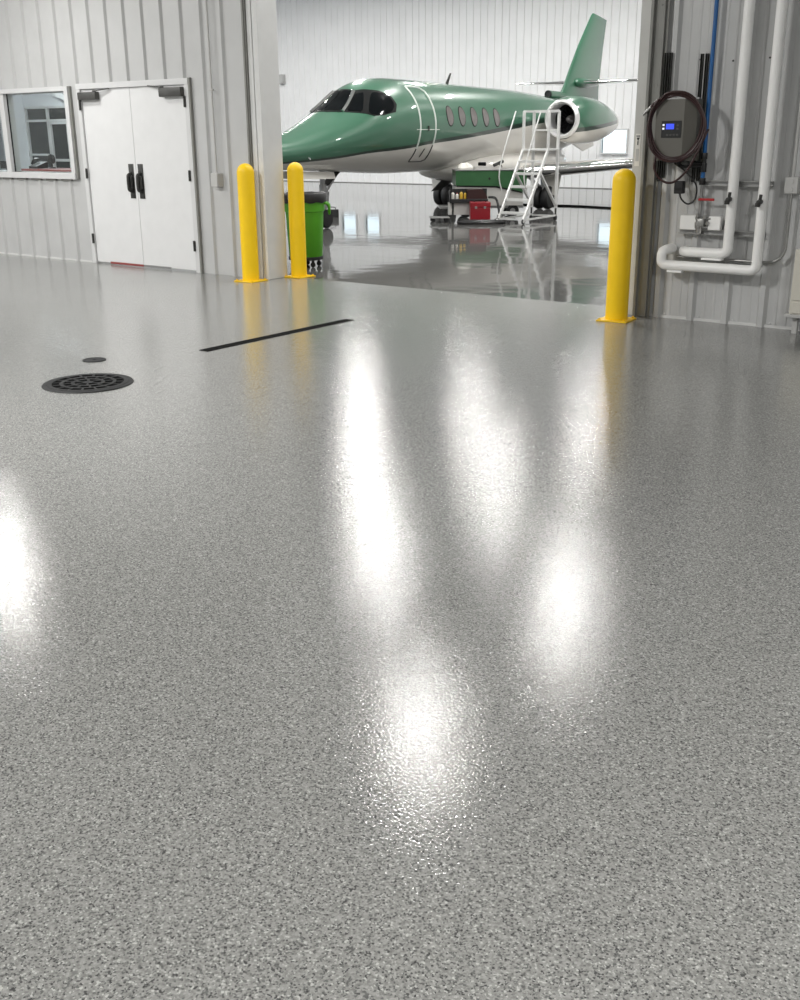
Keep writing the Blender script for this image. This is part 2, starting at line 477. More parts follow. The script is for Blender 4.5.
# ================================================================== SETTING
OPL, OPR, OPH, WT = -8.44, -4.12, 5.6, 0.26
struct(MB().box(-22, 6, -14, 0.30, -0.12, 0).build('floor', M['floor']))
struct(MB().box(-32, 2, 0.30, 20.2, -0.12, -0.001).build('floor_hangar', M['hangar_floor']))
struct(MB().box(-22, 6, -14, 0, 6.0, 6.1).build('ceiling', M['ceiling']))
struct(MB().box(-32, 2, 0, 20.2, 6.6, 6.7).build('ceiling_hangar', M['ceiling']))

# partition, left of the opening, with holes for the double door and the office window
DX0, DX1, DZ = -11.49, -9.60, 2.10
WX0, WX1, WZ0, WZ1 = -14.40, -11.77, 1.10, 2.07
mb = MB()
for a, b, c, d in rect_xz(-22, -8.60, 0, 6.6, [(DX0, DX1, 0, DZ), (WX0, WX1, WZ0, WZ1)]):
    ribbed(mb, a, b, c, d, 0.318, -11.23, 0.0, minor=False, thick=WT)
struct(mb.build('wall_left', M['wall']))
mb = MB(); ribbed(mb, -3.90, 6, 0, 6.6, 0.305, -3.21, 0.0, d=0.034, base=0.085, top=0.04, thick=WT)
struct(mb.build('wall_right', M['wall']))
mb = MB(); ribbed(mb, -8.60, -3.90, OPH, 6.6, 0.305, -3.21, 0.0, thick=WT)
struct(mb.build('wall_header', M['wall']))
mb = MB(); mb.box(-22.1, -22, -14, 0, 0, 6.0); struct(mb.build('wall_far_left', M['wall']))
mb = MB(); mb.box(6, 6.1, -14, 0, 0, 6.0); struct(mb.build('wall_far_right', M['wall']))
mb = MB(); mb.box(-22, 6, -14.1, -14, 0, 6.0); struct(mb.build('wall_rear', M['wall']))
# hangar shell
HW = ((-24.12, -23.50, 1.08, 1.66), (-23.10, -22.50, 1.08, 1.66), (-14.50, -13.74, 0.98, 1.58))
mb = MB()
for a, b, c, d in rect_xz(-32, 2, 0, 6.6, HW):
    ribbed(mb, a, b, c, d, 0.249, -21.15, 20.1, d=0.022, base=0.055, top=0.026, minor=False, thick=0.1)
struct(mb.build('wall_back', M['hangar_wall']))
struct(MB().box(-32.1, -32, 0, 20.2, 0, 6.6).build('wall_hangar_left', M['hangar_wall']))
struct(MB().box(2, 2.1, 0.27, 20.2, 0, 6.6).build('wall_hangar_right', M['hangar_wall']))
struct(MB().box(-32, 2, 20.07, 20.10, 0, 0.02).build('baseboard_back', M['trim_grey_and_shade']))
for i, (a, b, c, d) in enumerate(HW):
    f = MB(); w = 0.045
    f.box(a - w, b + w, 20.04, 20.16, d, d + w); f.box(a - w, b + w, 20.04, 20.16, c - w, c)
    f.box(a - w, a, 20.04, 20.16, c, d); f.box(b, b + w, 20.04, 20.16, c, d)
    fo = f.build('window_%d' % (i + 2), M['trim'])
    struct(fo)
    MB().box(a, b, 20.10, 20.112, c, d).build('pane', M['glass'], fo)

# opening trims
mb = MB()
mb.box(-8.60, -8.535, -0.030, 0.0, 0, OPH, 0.004); mb.box(-8.515, -8.44, -0.036, WT + 0.01, 0, OPH, 0.004); mb.box(-8.535, -8.515, -0.012, 0, 0, OPH)
mb.box(-8.60, -8.515, 0.0, WT, 0, OPH)
struct(mb.build('trim_1', M['trim']))
mb = MB(); mb.box(-8.655, -8.602, -0.05, -0.001, 0, 5.99, 0.006); mb.box(-8.64, -8.615, -0.062, -0.05, 0, 5.99, 0.003)
struct(mb.build('trim_2', M['trim_grey_and_shade']))
mb = MB(); mb.box(OPL - 0.2, OPR + 0.2, -0.05, WT + 0.02, OPH, OPH + 0.14, 0.005); struct(mb.build('trim_3', M['trim']))
# right jamb: pale post, then grey trim with vertical grooves
mb = MB(); mb.box(OPR, -4.01, -0.045, WT + 0.01, 0, OPH, 0.005)
for z in (0.35, 0.62, 1.75, 2.45): mb.cyl((-4.035, -0.045, z), (-4.035, -0.052, z), 0.009, seg=10)
post = struct(mb.build('trim_4', M['post']))
mb = MB(); mb.box(-4.01, -3.985, -0.10, WT, 0, OPH, 0.004); mb.box(-3.985, -3.955, -0.065, WT, 0, OPH); mb.box(-3.955, -3.90, -0.07, WT, 0, OPH, 0.004)
mb.box(-3.90, -3.875, -0.045, -0.036, 0, 5.99, 0.002)
for z in (0.4, 1.0, 1.9, 2.5): mb.cyl((-3.93, -0.07, z), (-3.93, -0.076, z), 0.008, seg=10)
struct(mb.build('trim_5', M['trim_grey_and_shade']))
# base trims with little screw heads
mb = MB(); mb.box(-3.875, 6, -0.012, -0.001, 0, 0.022)
for k in range(9):
    x = -3.75 + k * 0.305; mb.cyl((x, -0.014, 0.035), (x, -0.002, 0.035), 0.006, seg=8)
struct(mb.build('baseboard_right', M['trim']))
def shade_edge(n, x0, x1, z0, z1):  # dark strip standing in for shade on the wall, no real trim
    struct(MB().box(x0, x1, -0.034, -0.001, z0, z1, 0.002).build('trim_%d' % n, M['trim_grey_and_shade']))
shade_edge(8, DX1 + 0.051, DX1 + 0.078, 0, DZ + 0.05); shade_edge(9, WX1 + 0.076, WX1 + 0.104, WZ0 - 0.075, WZ1 + 0.055)  # shadow cast to the right of the door and window frames, as dark strips
for k in range(9):  # shadow teeth under the sill between the ribs, modelled as dark boxes
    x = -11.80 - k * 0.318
    shade_edge(10 + k, x - 0.22, x - 0.02, WZ0 - 0.098, WZ0 - 0.077)
struct(MB().box(-22, DX0 - 0.06, -0.01, -0.001, 0, 0.02).build('baseboard_left', M['trim']))

def screw(x, z, label):
    tag(MB().cyl((x, -0.001, z), (x, -0.008, z), 0.008, seg=10).build('screw', M['dark_hardware']), label, 'screw', 'screws in the ribbed wall behind the pipes')
for k, (x, z) in enumerate(((-3.60, 2.08), (-3.33, 2.06), (-3.04, 2.07))):
    screw(x, z, ('dark screw head in the wall between the two black channels', 'dark screw head in the wall just left of the left white pipe', 'dark screw head in the wall between the two white pipes')[k])

# small sign strip on the pale post
t = tag(MB().box(-4.10, -4.055, -0.048, -0.0455, 1.26, 1.52, 0.0).build('warning_sticker', M['sticker']), 'narrow white sticker with a small black arrow mark on the pale post', 'sticker')
a = MB(); a.prism([(-4.092, 1.49), (-4.063, 1.49), (-4.0775, 1.462)], 'Y', -0.0495, -0.048); a.box(-4.094, -4.061, -0.0495, -0.048, 1.498, 1.506); a.box(-4.082, -4.073, -0.0495, -0.048, 1.43, 1.462)
a.build('arrow_mark', M['black'], t)
b = MB().box(-4.092, -4.063, -0.049, -0.048, 1.30, 1.40).build('grey_panel', M['elec_box'], t)

# ------------------------------------------------------------------ double door
def double_door():
    f = MB(); w = 0.055; y0, y1 = -0.035, 0.10
    f.box(DX0 - 0.05, DX0 + 0.02, y0, y1, 0, DZ + 0.04, 0.004); f.box(DX1 - 0.02, DX1 + 0.05, y0, y1, 0, DZ + 0.04, 0.004)
    f.box(DX0 - 0.05, DX1 + 0.05, y0 - 0.004, y1, DZ - 0.02, DZ + 0.045, 0.004)
    d = f.build('door_1', M['door_frame']); struct(d)
    mid = (DX0 + DX1) / 2 - 0.03
    for i, (a, b) in enumerate(((DX0 + 0.025, mid - 0.003), (mid + 0.003, DX1 - 0.025))):
        leaf = MB().box(a, b, -0.012, 0.035, 0.022, DZ - 0.025, 0.003).build('door_leaf', M['door'], d)
        hx = b - 0.115 if i == 0 else a + 0.115 - 0.02
        hx = (mid - 0.085) if i == 0 else (mid + 0.085)
        h = MB(); h.box(hx - 0.045, hx + 0.045, -0.018, -0.012, 0.82, 1.22, 0.002)
        h.tube([(hx, -0.016, 0.90), (hx, -0.065, 0.915), (hx, -0.075, 0.95), (hx, -0.075, 1.06), (hx, -0.065, 1.095), (hx, -0.016, 1.11)], 0.017, 10, smooth_n=4)
        h.box(hx - 0.032, hx + 0.032, -0.060, -0.022, 0.93, 1.08, 0.012)
        h.build('door_handle', M['dark_hardware'], leaf, smooth=True)
        c = MB()
        if i == 0:
            c.box(a + 0.0, a + 0.34, -0.085, -0.012, 1.955, 2.045, 0.012); c.bar((a + 0.30, -0.075, 2.05), (a + 0.55, -0.04, 2.075), 0.022, 0.01); c.cyl((a + 0.30, -0.06, 2.04), (a + 0.30, -0.06, 2.062), 0.022)
        else:
            c.box(b - 0.37, b - 0.0, -0.085, -0.012, 1.955, 2.055, 0.012); c.bar((b - 0.33, -0.075, 2.06), (b - 0.60, -0.03, 2.085), 0.022, 0.01); c.cyl((b - 0.33, -0.06, 2.045), (b - 0.33, -0.06, 2.07), 0.022)
        c.build('door_closer', M['closer'], leaf, smooth=True, angle=30)
        ex = DX0 + 0.012 if i == 0 else DX1 - 0.012
        for z in (1.90, 1.10, 0.31):
            hh = MB().cyl((ex, -0.045, z - 0.06), (ex, -0.045, z + 0.06), 0.013, seg=12).box(ex - 0.016, ex + 0.016, -0.042, -0.036, z - 0.055, z + 0.055)
            hh.build('hinge', M['dark_hardware'], leaf)
        MB().box(a + (0.26 if i == 0 else 0.0), b - (0 if i == 0 else 0.45), -0.018, -0.012, 0.008, 0.034).build('door_sweep', M['desk_red'] if i == 0 else M['alu_dark'], leaf)
    return d
double_door()

# ------------------------------------------------------------------ office window
f = MB(); w = 0.075
f.box(WX0 - w, WX1 + w, -0.05, 0.12, WZ1, WZ1 + 0.055, 0.004)
f.box(WX0 - w, WX1 + w, -0.06, 0.12, WZ0 - 0.075, WZ0, 0.004)
f.box(WX1, WX1 + w, -0.05, 0.12, WZ0, WZ1, 0.003)
f.box(WX0 - w, WX0, -0.05, 0.12, WZ0, WZ1, 0.003)
f.box(-13.17, -13.07, -0.03, 0.12, WZ0, WZ1, 0.003)
wo = struct(f.build('window_1', M['door_frame']))
MB().box(-13.072, -13.064, 0.02, 0.036, WZ0, WZ1).build('gasket', M['black'], wo)
for a, b in ((WX0, -13.17), (-13.064, WX1)):
    MB().box(a, b, 0.03, 0.036, WZ0, WZ1).build('pane', M['glass'], wo)

# ------------------------------------------------------------------ office behind the window
OY = 2.6
mb = MB(); mb.box(-18.5, -11.69, WT, 3.2, 0.0, 0.03); struct(mb.build('floor_office', M['office_floor']))
mb = MB(); mb.box(-18.5, -11.62, WT, 3.2, 2.75, 2.85); struct(mb.build('ceiling_office', M['ceiling']))
mb = MB(); mb.box(-11.69, -11.62, WT, 3.2, 0.03, 2.75); struct(mb.build('wall_office_right', M['office_wall']))
mb = MB(); mb.box(-18.6, -18.5, WT, 3.2, 0.03, 2.75); struct(mb.build('wall_office_left', M['office_wall']))
PX0, PX1, PZ1 = -16.40, -14.2, 2.01
mb = MB()
mb.box(-18.5, PX0, OY, OY + 0.1, 0.03, 2.75); mb.box(PX0, PX1, OY, OY + 0.1, PZ1, 2.75); mb.box(PX1, -11.69, OY, OY + 0.1, 0.03, 2.75)
struct(mb.build('wall_office_back', M['office_wall']))
# sloping white brace under the office ceiling
mb = MB(); mb.bar((-15.5, OY - 0.1, 2.25), (-14.1, OY - 0.1, 1.80), 0.12, 0.08); struct(mb.build('trim_6', M['trim']))
mb = MB()
mb.box(-16.62, -16.42, OY - 0.35, OY, 0.03, 2.74); struct(mb.build('trim_7', M['office_wall']))
p = MB(); fw_ = 0.035; yy0, yy1 = OY - 0.0, OY + 0.06
for x in (PX0 + 0.02, -15.80, PX1 - 0.02): p.box(x - fw_ / 2, x + fw_ / 2, yy0 - 0.01, yy1, 0.03, PZ1)
for z in (PZ1 - 0.015, 1.79, 0.80): p.box(PX0, PX1, yy0 - 0.01, yy1, z - 0.018, z + 0.018)
p.box(PX0, -15.80, yy0 - 0.01, yy1, 1.24, 1.27)
part = struct(p.build('window_5', M['alu']))
MB().box(PX0, PX1, OY + 0.03, OY + 0.045, 0.05, PZ1).build('pane', M['dark_glass'], part)
dl = MB(); dl.box(-15.76, -15.72, OY - 0.02, OY + 0.02, 0.04, 1.76); dl.box(-15.30, -15.26, OY - 0.02, OY + 0.02, 0.04, 1.76); dl.box(-15.76, -15.26, OY - 0.02, OY + 0.02, 1.73, 1.77); dl.box(-15.76, -15.26, OY - 0.02, OY + 0.02, 1.15, 1.19)
dl.build('glazed_door_leaf', M['alu'], part)
# office ceiling lamp
t = thing('office_ceiling_light', 'flat white ceiling panel light inside the office behind the window', 'light', (-14.6, 1.3, 2.70))
MB().box(-0.62, 0.62, -0.32, 0.32, 0.01, 0.05, 0.005).build('housing', M['fixture'], t)
ld = bpy.data.lights.new('lamp', 'AREA'); ld.shape = 'RECTANGLE'; ld.size = 1.2; ld.size_y = 0.6; ld.energy = OFFICE_W; ld.color = (0.93, 0.97, 1.0)
lo = bpy.data.objects.new('lamp', ld); COL.objects.link(lo); lo.parent = t
# counter with red edge and things on it
t = thing('office_counter', 'counter with a dark red top just inside the office window', 'counter', (-12.75, 0.55, 0))
MB().box(-0.66, 0.95, -0.22, 0.25, 1.085, 1.125, 0.006).build('counter_top', M['desk_red'], t)
MB().box(-0.60, 0.90, -0.16, 0.20, 0.03, 1.085, 0.004).build('counter_body', M['dark_steel'], t)
t = thing('desk_phone', 'black desk phone standing at the left end of the red counter', 'phone', (-13.22, 0.50, 1.125))
MB().prism([(-0.09, 0), (0.09, 0), (0.09, 0.09), (-0.09, 0.03)], 'X', -0.09, 0.09).build('phone_body', M['black_gloss'], t)
MB().tube([(-0.07, -0.05, 0.06), (-0.085, 0.0, 0.115), (-0.07, 0.06, 0.12)], 0.016, 8, smooth_n=4).build('handset', M['black_gloss'], t, smooth=True)
t = thing('desk_fan', 'small round black desk fan on the red counter behind the window', 'fan', (-13.08, 0.62, 1.125))
MB().lathe([(0.05, 0), (0.05, 0.012), (0.012, 0.02), (0.012, 0.07)], seg=20).build('base', M['black_gloss'], t, smooth=True)
g = MB()
for rr in (0.065, 0.045, 0.025): g.tube([(rr * math.cos(a), -0.01, 0.12 + rr * math.sin(a)) for a in [k * math.pi / 10 for k in range(20)]], 0.004, 6, closed=True)
g.lathe([(0.062, -0.004), (0.062, 0.02), (0.02, 0.05)], 0, 0, 0.12, 20, 'Y')
g.build('fan_cage', M['black_gloss'], t, smooth=True)
t = thing('office_monitor', 'small black screen at the left edge, seen through the left window pane', 'monitor', (-13.95, 0.50, 0))
MB().box(-0.16, 0.16, -0.01, 0.02, 1.115, 1.215, 0.005).build('screen', M['black_gloss'], t)
MB().box(-0.35, 0.3, -0.15, 0.2, 1.05, 1.085, 0.005).build('shelf', M['office_wall'], t)
MB().box(-0.02, 0.02, -0.005, 0.02, 1.085, 1.12).build('stand', M['black_gloss'], t)

# ================================================================== FLOOR ITEMS
def bollard(x, y, rz, label, h=1.25, r=0.093, sag=0.0):
    t = thing('bollard', label, 'bollard', (x, y, 0), rz, 'yellow safety bollards at the hangar opening')
    prof = [(r * 1.0, 0.012)] + [(r, h - r)] + [(r * math.cos(a), h - r + r * math.sin(a)) for a in [math.pi / 2 * k / 10 for k in range(1, 10)]] + [(0.004, h)]
    MB().lathe(prof, seg=40).build('sleeve', M['yellow'], t, smooth=True, angle=50)
    MB().box(-0.135, 0.135, -0.135, 0.135, 0, 0.012, 0.003).build('base_plate', M['yellow_base'], t)
    for sx in (-1, 1):
        for sy in (-1, 1):
            MB().cyl((sx * 0.11, sy * 0.11, 0.012), (sx * 0.11, sy * 0.11, 0.026), 0.011, seg=6).build('bolt', M['yellow_base'], t)
    return t
bollard(-8.54, -0.22, 0.05, 'yellow bollard in front of the ribbed wall, left of the white jamb')
bollard(-8.335, 0.35, 0.0, 'yellow bollard inside the opening, right beside the green bin', r=0.09)
bollard(-4.035, -0.36, 0.1, 'yellow bollard at the right jamb of the opening, nearest the pipes', r=0.095)

# trench drain
t = thing('trench_drain', 'long narrow black slot drain set in the grey floor', 'drain', (-5.965, -2.50, 0), -0.005)
MB().box(-0.042, 0.042, -0.86, 0.86, 0.0, 0.003).build('channel', M['recess'], t)
g = MB()
for s in (-1, 1): g.box(s * 0.042 - 0.004, s * 0.042 + 0.004, -0.865, 0.865, 0, 0.004)
for k in range(58): y = -0.865 + k * 0.0298; g.box(-0.042, 0.042, y, y + 0.009, 0.001, 0.0038)
g.build('grate', M['recess'], t)

# round floor drain with slotted grate
def round_grate(x, y, R, label):
    t = thing('floor_drain', label, 'drain', (x, y, 0), 0.35)
    MB().lathe([(R, 0), (R, 0.006), (R * 0.9, 0.007), (R * 0.9, 0.0035), (0.002, 0.0035)], seg=64).build('sump', M['recess'], t, smooth=True, angle=30)
    MB().lathe([(R * 0.905, 0.003), (R * 0.905, 0.009), (R, 0.007), (R * 1.02, 0.0), (R * 0.93, 0)], seg=64, cap=False).build('frame', M['iron'], t, smooth=True, angle=30)
    g = MB()
    def sector(r0, r1, a0, a1, z0=0.0035, z1=0.010):
        n = max(2, int((a1 - a0) / 0.12))
        A = [a0 + (a1 - a0) * k / n for k in range(n + 1)]
        g.rings([[Vector((r0 * math.cos(a), r0 * math.sin(a), z0)), Vector((r1 * math.cos(a), r1 * math.sin(a), z0)), Vector((r1 * math.cos(a), r1 * math.sin(a), z1)), Vector((r0 * math.cos(a), r0 * math.sin(a), z1))] for a in A])
    for r0, r1 in ((0.80, 0.90), (0.55, 0.63), (0.30, 0.38)): sector(R * r0, R * r1, 0, math.pi); sector(R * r0, R * r1, math.pi, 2 * math.pi)
    sector(0.004, R * 0.12, 0, math.pi); sector(0.004, R * 0.12, math.pi, 2 * math.pi)
    for (r0, r1, n, ph) in ((0.63, 0.80, 16, 0.0), (0.38, 0.55, 12, 0.13), (0.12, 0.30, 6, 0.0)):
        for k in range(n):
            a = 2 * math.pi * k / n + ph; hw = 0.045 / ((r0 + r1) / 2) * 0.5
            sector(R * r0, R * r1, a - hw, a + hw)
    g.build('grate', M['iron'], t)
    return t
round_grate(-5.775, -4.575, 0.288, 'large round black slotted drain cover in the grey floor')
t = thing('cleanout_cover', 'small plain round black cover in the floor behind the large drain', 'cover', (-6.37, -4.06, 0))
MB().lathe([(0.085, 0), (0.082, 0.006), (0.07, 0.007), (0.068, 0.005), (0.002, 0.005)], seg=40).build('lid', M['iron'], t, smooth=True, angle=30)
MB().cyl((0, 0, 0.004), (0, 0, 0.008), 0.014, seg=6).build('plug', M['iron'], t)

# ------------------------------------------------------------------ left wall fittings
t = thing('outlet_box', 'small grey outlet box on the left ribbed wall at the end of a conduit', 'electrical box', (-9.165, -0.034, 1.06))
MB().box(-0.055, 0.055, -0.05, 0.034, -0.075, 0.075, 0.006).build('box', M['elec_box'], t)
MB().box(-0.05, 0.05, -0.058, -0.05, -0.07, 0.07, 0.003).build('cover', M['elec_box'], t)
t = thing('conduit', 'thin grey conduit running down the left wall to the outlet box', 'conduit', (-9.165, -0.045, 0))
MB().cyl((0, 0, 1.135), (0, 0, 5.99), 0.012, seg=12).build('pipe', M['elec_box'], t, smooth=True)
for z in (2.0, 3.0): MB().box(-0.03, 0.03, -0.014, 0.012, z, z + 0.02, 0.003).build('strap', M['elec_box'], t)

# ================================================================== RIGHT WALL FITTINGS
# slotted channels
def channel(p0, p1, w, label, mname='dark_steel', group=None, horizontal=False):
    t = thing('strut_channel', label, 'channel', (0, 0, 0), 0, group)
    g = MB(); p0 = Vector(p0); p1 = Vector(p1)
    d = (p1 - p0).normalized(); side = Vector((0, 0, 1)) if horizontal else Vector((1, 0, 0))
    g.bar(p0 + side * w * 0.42 , p1 + side * w * 0.42, *((w * 0.16, 0.022) if not horizontal else (0.04, w * 0.16)))
    g.bar(p0 - side * w * 0.42 , p1 - side * w * 0.42, *((w * 0.16, 0.022) if not horizontal else (0.04, w * 0.16)))
    g.build('flange', M[mname], t)
    bk = Vector((0, 0.016, 0))
    MB().bar(p0 + bk, p1 + bk, *((w, 0.008) if not horizontal else (0.008, w))).build('web', M['channel_web'] if mname == 'dark_steel' else M['alu_dark'], t)
    return t
for x, z0, z1, lb in ((-3.872, 1.14, 2.14, 'black vertical channel, leftmost of four behind the grey control box'),
                      (-3.833, 1.17, 2.14, 'black vertical channel, second from the left behind the grey control box'),
                      (-3.567, 1.14, 2.12, 'black vertical channel, third from the left behind the grey control box'),
                      (-3.527, 1.15, 2.12, 'black vertical channel, rightmost of four behind the grey control box')):
    channel((x, -0.056, z0), (x, -0.056, z1), 0.020, lb, group='black channels behind the control box')
channel((-3.47, -0.058, 1.135), (-2.90, -0.058, 1.135), 0.042, 'steel horizontal channel, the upper one behind the white pipes', 'steel', 'horizontal channels behind the white pipes', True)
channel((-3.65, -0.058, 0.745), (-2.93, -0.058, 0.745), 0.042, 'steel horizontal channel, the lower one behind the white pipes', 'steel', 'horizontal channels behind the white pipes', True)

# controller box
t = thing('control_box', 'warm grey wall control box with a small blue screen', 'control box', (-3.685, -0.08, 1.545))
g = MB()
def bx_ring(y, e): return [Vector((-0.155 - e, y, -0.235)), Vector((0.115 + e * 0, y, -0.235)), Vector((0.115 + e * 0, y, 0.235)), Vector((-0.155 - e, y, 0.235))]
g.prism([(-0.155, 0.0), (0.165, 0.0), (0.165, -0.10), (0.085, -0.17), (-0.155, -0.17)], 'Z', -0.235, 0.235)
g.build('enclosure', M['box_grey'], t)
MB().box(-0.100, 0.070, -0.175, -0.168, -0.058, 0.072, 0.003).build('bezel', M['black_gloss'], t)
MB().box(-0.060, 0.008, -0.178, -0.174, 0.008, 0.050).build('screen', M['screen'], t, label='lit blue screen')
g = MB(); g.box(-0.090, -0.074, -0.178, -0.174, 0.034, 0.048); g.box(-0.090, -0.074, -0.178, -0.174, 0.006, 0.020)
g.build('indicator', M['led'], t, label='two small white lamps')
g = MB()
for i in range(4):
    g.box(-0.055 + i * 0.028, -0.037 + i * 0.028, -0.178, -0.174, -0.042, -0.028, 0.001)
for z in (0.03, 0.005): g.box(0.030, 0.048, -0.178, -0.174, z, z + 0.014, 0.001)
g.build('button', M['closer'], t)
MB().box(-0.14, 0.14, -0.02, 0.02, 0.235, 0.25, 0.002).build('bracket', M['alu_dark'], t)
g = MB(); g.box(-0.02, 0.05, -0.10, -0.02, -0.245, -0.235); g.cyl((0.02, -0.06, -0.235), (0.02, -0.06, -0.27), 0.02); g.build('cable_gland', M['black'], t)
# white pipe piece under the box
t = thing('wall_duct_stub', 'short pale round stub under the grey control box, behind the hose loops', 'pipe', (-3.67, -0.05, 1.235))
MB().cyl((0, 0, -0.10), (0, 0, 0.06), 0.055, 0.05, seg=24, bev=0.01).build('stub', M['elec_box'], t, smooth=True)

# dark red hose hung in loops over the box
cx, cz, yb = -3.665, 1.585, -0.27
loops = []
n = 3
P = []
for L_ in range(n):
    for k in range(24):
        a = math.pi * 0.62 - 2 * math.pi * (k + 24 * L_) / 24
        rx = 0.205 + 0.009 * L_ + 0.008 * math.sin(3 * a + L_); rz = 0.238 + 0.013 * L_
        P.append((cx + rx * math.cos(a) + 0.045 * (-math.sin(a) * 0.5 - 0.2) * 0 + (0.02 if math.cos(a) > 0 else 0) * L_ * 0.5, -0.272 - 0.014 * L_ + (0.05 * max(0, math.cos(a))), cz + rz * math.sin(a) - 0.015))
P = [(-3.87, -0.30, 1.72), (-3.84, -0.29, 1.755), (-3.79, -0.27, 1.79)] + P
tag(MB().tube(P, 0.0095, 8, smooth_n=3).build('hose_coil', M['dark_red'], smooth=True), 'dark red hose hung in big loops around the grey control box', 'hose')
tag(MB().tube([(-3.93, -0.305, 1.665), (-3.865, -0.30, 1.725)], 0.011, 10).build('hose_nozzle', M['steel'], smooth=True), 'thin metal nozzle at the hose end, left of the control box', 'nozzle')
P = [(-3.80, -0.285, 1.36), (-3.81, -0.285, 1.25), (-3.74, -0.285, 1.16), (-3.64, -0.285, 1.145), (-3.53, -0.28, 1.24), (-3.46, -0.27, 1.38), (-3.41, -0.20, 1.55)]
tag(MB().tube(P, 0.0095, 8, smooth_n=6).build('hose', M['dark_red'], smooth=True), 'dark red hose drooping in one low loop under the control box', 'hose')
t = thing('plug_cable', 'black cable with a square plug hanging below the control box', 'cable', (0, 0, 0))
P = [(-3.70, -0.14, 1.29), (-3.59, -0.15, 1.22), (-3.50, -0.14, 1.12), (-3.50, -0.14, 1.01), (-3.56, -0.14, 0.97), (-3.62, -0.14, 1.01), (-3.635, -0.14, 1.06)]
MB().tube(P, 0.0075, 8, smooth_n=6).build('cable', M['black'], t, smooth=True)
MB().box(-3.675, -3.60, -0.18, -0.11, 1.05, 1.15, 0.008).build('plug', M['black'], t)
P = [(-3.68, -0.12, 1.30), (-3.64, -0.12, 1.265), (-3.54, -0.10, 1.265), (-3.47, -0.08, 1.265)]
tag(MB().tube(P, 0.012, 8, smooth_n=5).build('cable', M['black'], smooth=True), 'short black cable from the control box to the blue pipe', 'cable')

# blue compressed air pipe with valve
bx = -3.475
t = thing('air_pipe', 'blue compressed air pipe running down beside the control box', 'pipe', (bx, -0.075, 0))
MB().cyl((0, 0, 1.36), (0, 0, 5.99), 0.0165, seg=16).build('pipe', M['blue'], t, smooth=True)
MB().cyl((0, 0, 1.17), (0, 0, 1.24), 0.017, seg=16).build('pipe', M['blue'], t, smooth=True)
g = MB(); g.cyl((0, 0, 1.32), (0, 0, 1.37), 0.026, bev=0.004).cyl((0, 0, 1.22), (0, 0, 1.29), 0.026, bev=0.004).cyl((0, 0, 1.28), (0, 0, 1.33), 0.020).cyl((-0.09, 0, 1.285), (0, 0, 1.285), 0.018).cyl((-0.10, 0, 1.285), (-0.07, 0, 1.285), 0.024)
g.build('tee_fitting', M['black_gloss'], t, smooth=True, angle=30)
MB().cyl((0, 0, 1.12), (0, 0, 1.175), 0.026, bev=0.004).build('coupling', M['black_gloss'], t, smooth=True, angle=30)
g = MB(); g.cyl((0, 0, 0.78), (0, 0, 1.12), 0.013, seg=14); g.cyl((0, 0, 0.985), (0, 0, 1.03), 0.022, seg=8); g.cyl((0, 0, 0.72), (0, 0, 0.78), 0.024, seg=8)
g.build('steel_pipe', M['alu_dark'], t, smooth=True, angle=30)
g = MB(); g.cyl((0, 0, 1.005), (0, -0.045, 1.005), 0.008, seg=10); g.box(0.0, 0.13, -0.05, -0.035, 0.998, 1.018, 0.005)
g.build('valve_handle', M['red'], t, label='red lever handle')

# white valve bracket
t = thing('valve_manifold', 'small steel valve block mounted on white plates below the blue pipe', 'valve', (-3.45, -0.07, 0.82))
MB().box(-0.185, -0.045, -0.025, 0.025, -0.06, 0.055, 0.006).build('plate', M['pvc'], t)
MB().box(0.06, 0.165, -0.03, 0.025, -0.055, 0.055, 0.006).build('plate', M['pvc'], t)
g = MB(); g.box(-0.03, 0.03, -0.05, 0.02, -0.03, 0.03, 0.006); g.cyl((-0.05, -0.02, 0.035), (0.08, -0.02, 0.035), 0.014, seg=10); g.cyl((-0.05, -0.02, -0.035), (0.06, -0.02, -0.035), 0.013, seg=10)
for xx, zz in ((-0.03, 0.06), (0.035, 0.05), (0.06, 0.0), (-0.035, -0.01)): g.cyl((xx, -0.04, zz - 0.014), (xx, -0.04, zz + 0.014), 0.014, seg=8)
g.build('valve_body', M['steel'], t, smooth=True, angle=30)
MB().tube([(0.0, -0.03, -0.03), (0.01, -0.05, -0.08), (-0.02, -0.04, -0.09), (-0.10, -0.03, -0.085)], 0.007, 8, smooth_n=4).build('drain_tube', M['steel'], t, smooth=True)

# insulated pipes
def arc(c, r, a0, a1, plane='XZ', n=6):
    out = []
    for k in range(n + 1):
        a = D2R(a0 + (a1 - a0) * k / n)
        if plane == 'XZ': out.append((c[0] + r * math.cos(a), c[1], c[2] + r * math.sin(a)))
        else: out.append((c[0], c[1] + r * math.cos(a), c[2] + r * math.sin(a)))
    return out
PR = 0.041
t = thing('insulated_pipe', 'left one of the two white insulated pipes, turning left above the other', 'pipe', (0, 0, 0), 0, 'white insulated pipes on the right wall')
y1 = -0.125
P = [(-3.195, y1, 5.99), (-3.195, y1, 0.64)] + arc((-3.245, y1, 0.635), 0.05, 0, -90) + [(-3.54, y1, 0.585)] + [(-3.575, y1 + 0.015, 0.585), (-3.59, y1 + 0.05, 0.585), (-3.59, -0.03, 0.585)]
MB().tube(P, PR, 18).build('jacket', M['pvc'], t, smooth=True, angle=60)
for z in (1.62, 2.4): MB().cyl((-3.195, y1, z), (-3.195, y1, z + 0.035), PR + 0.0015, seg=18).build('tape_band', M['pvc'], t, smooth=True)
g = MB(); g.box(-3.40, -3.23, y1 - 0.045, y1 + 0.03, 0.530, 0.546, 0.004); g.build('saddle', M['pvc'], t)
t2 = thing('insulated_pipe', 'right one of the two white insulated pipes, with the long low run to the left', 'pipe', (0, 0, 0), 0, 'white insulated pipes on the right wall')
